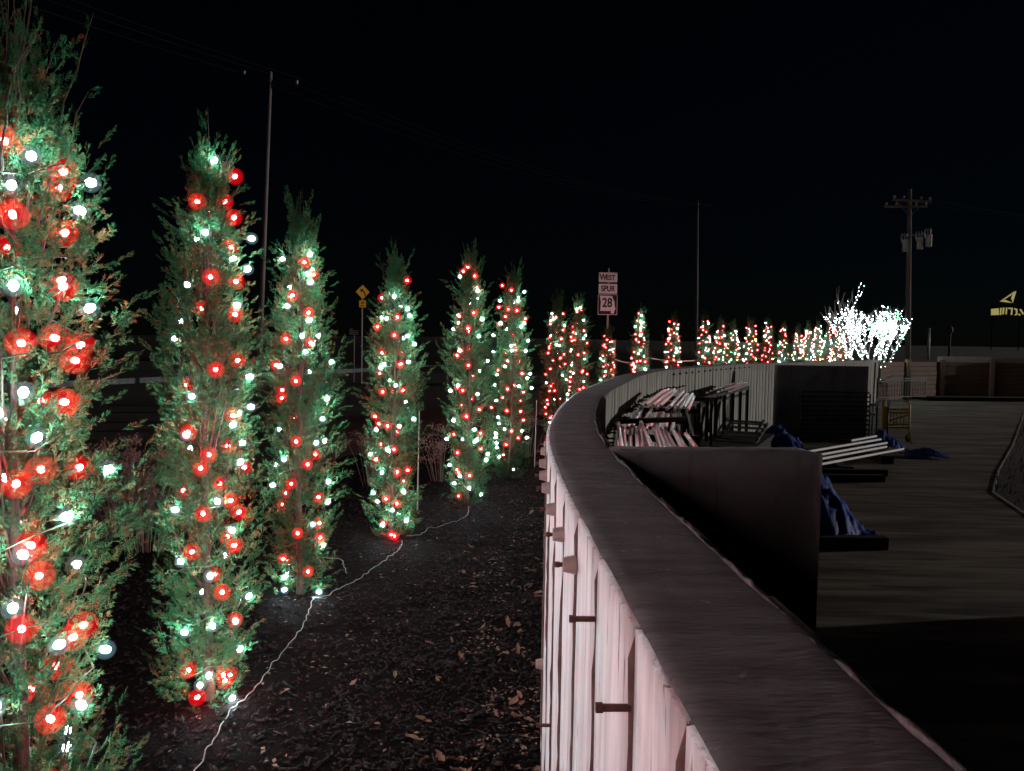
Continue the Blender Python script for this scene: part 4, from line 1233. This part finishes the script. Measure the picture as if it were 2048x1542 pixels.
lettering('lettering', '50', .16, sp_, (0, -.011, .05), M['sign_black'], .01, .9); lettering('lettering', 'MPH', .09, sp_, (0, -.011, -.08), M['sign_black'], .006, .9)

ws = thing('small_sign', 'small dim white notice board far off left of the curve sign', 'sign', (-6.75, 34.2, 0), R(-6))
mb = MB(); mb.box((0, .03, 1.1), (.04, .03, 2.2)); mb.build('post', M['sign_back'], ws)
mb = MB(); mb.prism(rrect(.42, .30, .012), .008); sp_ = mb.build('plate', M['sign_black'], ws, loc=(0, 0, 2.15))
for k, (w_, zz, xo) in enumerate(((.16, .10, -.12), (.38, .03, 0), (.40, -.04, 0), (.38, -.11, 0))):
    mb = MB(); mb.box((xo, -.0095, zz), (w_, .003, .028)); mb.build('text_line', M['sign_white'], sp_)

# ------------------------------------------------------------------ cable fence behind the junipers, marker posts
fp = [(2.45, 19.6), (3.75, 22.6), (6.9, 27.6), (10.5, 33.0), (15.6, 40.0)]
cf = thing('cable_fence', 'low fence of pale posts joined by a single cable behind the junipers', 'fence', (2.45, 19.6, 0))
for i, (x, y) in enumerate(fp):
    mb = MB(); mb.tube([(0, 0, -.1), (.01, 0, 1.0), (.02, 0, 1.87 if i == 0 else 1.8)], .04, 8); mb.build('post', M['stake'], cf, True, loc=(x - 2.45, y - 19.6, 0))
for i in range(len(fp) - 1):
    a, b = Vector((fp[i][0] - 2.45, fp[i][1] - 19.6, 1.42)), Vector((fp[i + 1][0] - 2.45, fp[i + 1][1] - 19.6, 1.40))
    mb = MB(); mb.tube([a.lerp(b, k / 8) - Vector((0, 0, .12 * 4 * k / 8 * (1 - k / 8))) for k in range(9)], .018, 6, False); mb.build('cable', M['stake'], cf, True)
mk = thing('marker_post', 'thin white marker post on the bank right of the utility pole', 'post', (25.85, 50, 1.2))
mb = MB(); mb.tube([(0, 0, 0), (-.02, 0, 1.0), (-.03, 0, 2.0)], [.085, .08, .075], 8); mb.build('stem', M['sign_white'], mk, True)
mk = thing('marker_post', 'pale marker post with a rounded head farther along the bank', 'post', (29.84, 55, 1.4))
mb = MB(); mb.tube([(0, 0, 0), (0, 0, 1.75)], .08, 8); mb.build('stem', M['stake'], mk, True)
mb = MB(); ellipsoid(mb, .20, .27, (0, 0, 1.85), 10, 6); mb.build('head', M['stake'], mk, True)

# ------------------------------------------------------------------ far lit sign on the right
fs = thing('lit_sign', 'far dim yellow lit sign with a wing emblem above block letters', 'sign', (55.0, 90, 2.0), R(-28))
for sx in (-1.3, 1.3):
    mb = MB(); mb.box((sx, .25, 1.6), (.10, .10, 3.4)); mb.build('post', M['black_steel'], fs)
mb = MB(); mb.box((0, .15, 4.15), (3.5, .10, .12)); mb.box((0, .15, 4.95), (3.5, .10, .10)); mb.box((.1, .15, 5.9), (1.7, .10, .08)); mb.build('frame', M['black_steel'], fs)
for sx in (-1.3, 1.3):
    mb = MB(); mb.box((sx, .22, 4.3), (.14, .12, 2.0)); mb.build('upright', M['black_steel'], fs)
def E2(px, py): return ((px - 2014) * .0615, (613 - py) * .0600 + 5.1)
def glyph(poly, name='letter'):
    mb = MB(); mb.prism([E2(*p) for p in poly], .05); mb.build(name, M['sign_glow'], fs, loc=(0, .09, 0))
glyph([(2003, 606), (2023, 589), (2020, 595), (2008, 604)], 'emblem'); glyph([(2023, 589), (2028, 587), (2023.5, 609), (2020.5, 600)], 'emblem'); glyph([(2003, 606), (2012, 603), (2023, 609)], 'emblem')
glyph([(1990, 620), (2002, 618.5), (2003, 631), (1990.5, 631.5)])
glyph([(2004, 618), (2006.5, 618), (2006.5, 631), (2004, 631)]); glyph([(2008, 617.5), (2011, 617.5), (2010.5, 630), (2008, 630)])
glyph([(2013, 617.5), (2015.5, 617.5), (2015, 630), (2013, 630)])
glyph([(2017, 617.5), (2024, 618), (2023.5, 631), (2021, 631), (2021.5, 620.5), (2017, 620)])
glyph([(2026, 618.5), (2031, 620), (2031.5, 631), (2027, 632), (2027, 630), (2029, 629.5), (2028.5, 622), (2026, 621)])
glyph([(2034, 621), (2036.5, 620), (2041, 628), (2040, 631), (2037.5, 627)]); glyph([(2033, 628), (2036, 630), (2036, 632.5), (2033, 631.5)])

# ------------------------------------------------------------------ cords on the mulch
def cord(pts, label):
    P = catmull(pts, 10)
    mb = MB(); a0 = Vector((*P[0], 0)); out = []
    for k, (x, y) in enumerate(P):
        (l_) = 1.0
        out.append(Vector((x + .004 * math.sin(k * 1.3), y, mulch_z(x, y, 1.0) + .014 + .003 * math.sin(k))) - a0)
    mb.tube(out, .0024, 6); o = mb.build('extension_cord', M['cord_white'], None, True, loc=a0); tag(o, label, 'cord', 'pale cords on the mulch')
cord([(-1.18, 2.6), (-1.2, 3.07), (-1.22, 3.31), (-1.23, 3.56), (-1.2, 3.72), (-1.2, 3.98), (-1.19, 4.27), (-1.2, 4.63), (-1.23, 4.88), (-1.26, 5.12)], 'pale cord running across the mulch to the foot of the third juniper')
cord([(-1.28, 5.16), (-1.18, 5.17), (-1.12, 5.41), (-1.05, 5.63), (-1.0, 5.82), (-.94, 6.08), (-.89, 6.32), (-.88, 6.48), (-.9, 6.7)], 'pale cord on the mulch between the third and fourth junipers')
cord([(-.88, 6.8), (-.78, 6.85), (-.71, 7.08), (-.61, 7.21), (-.51, 7.42), (-.45, 7.61), (-.41, 7.77), (-.42, 8.1)], 'pale cord on the mulch between the fourth and fifth junipers')
cord([(-1.5, 6.12), (-1.3, 6.09), (-1.24, 5.94), (-1.17, 5.72)], 'short pale cord lying right of the third juniper')

# ------------------------------------------------------------------ dried perennials, stakes, leaves
def dried_plant(x, y, h, w, n, label, seed, hm='dry_head'):
    g = random.Random(seed)
    t = thing('dried_perennial', label, 'plant', (x, y, 0), 0, 'dried perennials in the bed')
    st, hd = MB(), MB()
    for k in range(n):
        a = g.uniform(0, 6.283); rr = w * 1.25 * g.uniform(.05, 1) ** .7
        p0 = Vector((.35 * rr * math.cos(a), .25 * rr * math.sin(a), -.01)); hh = h * g.uniform(.42, 1)
        p2 = Vector((rr * math.cos(a), rr * math.sin(a), hh)); p1 = p0.lerp(p2, .5) + Vector((0, 0, hh * .1))
        st.tube([p0, p1, p2], [.004, .0035, .0025], 4, False)
        c0 = p2
        for q_ in range(34):
            v = Vector((g.gauss(0, .042), g.gauss(0, .042), g.gauss(0, .024)))
            sz = g.uniform(.006, .013)
            hd.box(c0 + v, (sz, sz, sz * .8), Euler((g.uniform(0, 3), g.uniform(0, 3), 0)).to_matrix())
    o = st.build('stems', M['dry_stem'], t); o['kind'] = 'stuff'; o = hd.build('flower_heads', M[hm], t); o['kind'] = 'stuff'
dried_plant(-2.9, 6.3, .85, .30, 34, 'dried brown perennial with rounded heads between the first two junipers', 1)
dried_plant(-3.35, 6.9, .80, .30, 26, 'dried brown perennial half hidden behind the first juniper', 2)
dried_plant(-2.75, 7.6, .75, .28, 24, 'dried brown perennial just behind the second juniper', 3)
dried_plant(-1.6, 9.3, .70, .26, 24, 'dried brown perennial left behind the fourth juniper', 4)
dried_plant(-.85, 9.7, .72, .26, 24, 'dried brown perennial between the fourth and fifth junipers', 6)
dried_plant(.25, 12.0, .70, .26, 20, 'dried brown perennial behind the sixth juniper near the wall', 7)
for (x, y, h, lab) in ((-.93, 8.0, 1.03, 'thin pale stake standing right behind the fourth juniper'), (.33, 11.0, .95, 'thin pale stake standing right of the sixth juniper')):
    mb = MB(); mb.box((0, 0, h / 2), (.014, .014, h), None, .8); o = mb.build('garden_stake', M['stake'], loc=(x, y, 0), rot=(R(1), R(.6), 0)); tag(o, lab, 'stake')

def leaf_mesh(seed):
    g = random.Random(seed)
    n = 7; V, F = [], []
    for k in range(n):
        u = k / (n - 1)
        w = .5 * math.sin(math.pi * min(u * 1.02 + .02, 1)) ** .7 * (1 + .35 * math.sin(u * 18 + seed))
        zc = .25 * math.sin(u * 3 + seed) * .5
        V += [(u, -w * .55, zc + .16 * g.random()), (u, 0, zc - .04), (u, w * .55, zc + .16 * g.random())]
    for k in range(n - 1):
        a = k * 3
        F += [(a, a + 3, a + 4, a + 1), (a + 1, a + 4, a + 5, a + 2)]
    return np_mesh('fallen_leaf', V, F, [M['leaf']])
LEAF = [leaf_mesh(k) for k in range(5)]
g = random.Random(77)
for k in range(120):
    if k < 45:
        s, l = s_of_y(g.uniform(2.6, 6.2)), abs(g.gauss(0, .45)) + .05
    else:
        s, l = s_of_y(g.uniform(2.4, 9.0)), g.uniform(.05, 1.5)
    (x, y), _, _ = wall_at(s, -l)
    if k >= 84:
        pc = [(3.55, .10), (3.0, .32), (2.75, .10), (4.6, .25)][k % 4]
        s, l = s_of_y(pc[0] + g.gauss(0, .05)), abs(pc[1] + g.gauss(0, .07))
        (x, y), _, _ = wall_at(s, -l)
    sc = g.uniform(.028, .075)
    o = link_mesh('fallen_leaf', LEAF[k % 5], None, (x, y, mulch_z(x, y, l) + (.012 if k < 84 else g.uniform(.012, .045))), (g.gauss(0, .3 if k < 84 else .6), g.gauss(0, .3 if k < 84 else .6), g.uniform(0, 6.28)))
    o.scale = (sc, sc * g.uniform(.5, 1), sc)
    tag(o, 'curled brown fallen leaf lying on the dark mulch', 'leaf', 'fallen leaves on the mulch')

# crumbs of leaf litter blown against the wall
rng = np.random.default_rng(91)
Vl, Fl = [], []
for k in range(2600):
    cl = rng.random()
    s = s_of_y(rng.uniform(2.2, 9.5)); l = abs(rng.normal(0, .28)) + .02 if cl < .6 else rng.uniform(.02, 1.7)
    (x, y), _, _ = wall_at(s, -l)
    if fbm(x * 3.1, y * 2.3, 5) < .05: continue
    z = mulch_z(x, y, l) + .007; sc = rng.uniform(.006, .018); a = rng.uniform(0, 6.28)
    c_, s_ = math.cos(a), math.sin(a); n0 = len(Vl)
    for (u, v, w) in ((-1, 0, 0), (0, -.5, .3 * rng.random()), (1, 0, .2 * rng.random()), (0, .5, .5 * rng.random())):
        Vl.append((x + (u * c_ - v * s_) * sc, y + (u * s_ + v * c_) * sc, z + w * sc))
    Fl.append((n0, n0 + 1, n0 + 2, n0 + 3))
o = link_mesh('leaf_litter', np_mesh('leaf_litter', Vl, Fl, [M['leaf']])); tag(o, 'small brown leaf crumbs drifted against the wall base on the mulch', 'litter', kind='stuff')

# ------------------------------------------------------------------ unseen low building, added to shade the near court
bd = thing('shade_building', 'unseen low building added right of the court to shade its near end', 'building', (9.4, 7.9, COURT_Z), R(-4))
mb = MB(); mb.box((5, -6, 1.9), (10, 12, 3.8)); mb.build('wall', M['conc_stub'], bd)
mb = MB(); mb.box((5, -6, 3.9), (10.6, 12.6, .2)); mb.build('added_roof', M['asphalt'], bd)
mb = MB(); mb.box((-.03, -2.5, 1.05), (.06, 1.0, 2.1)); d_ = mb.build('door', M['black_steel'], bd)  # door and windows of the added building are made up too
mb = MB(); mb.box((-.09, -2.1, 1.0), (.06, .12, .03)); mb.build('added_handle', M['grey_steel'], d_)
for yy in (-5.0, -8.0):
    mb = MB(); mb.box((-.03, yy, 1.7), (.06, 1.4, 1.0)); w_ = mb.build('added_window', M['grey_steel'], bd)
    mb = MB(); mb.box((-.064, yy, 1.7), (.01, 1.28, .88)); mb.build('pane', M['sign_black'], w_)
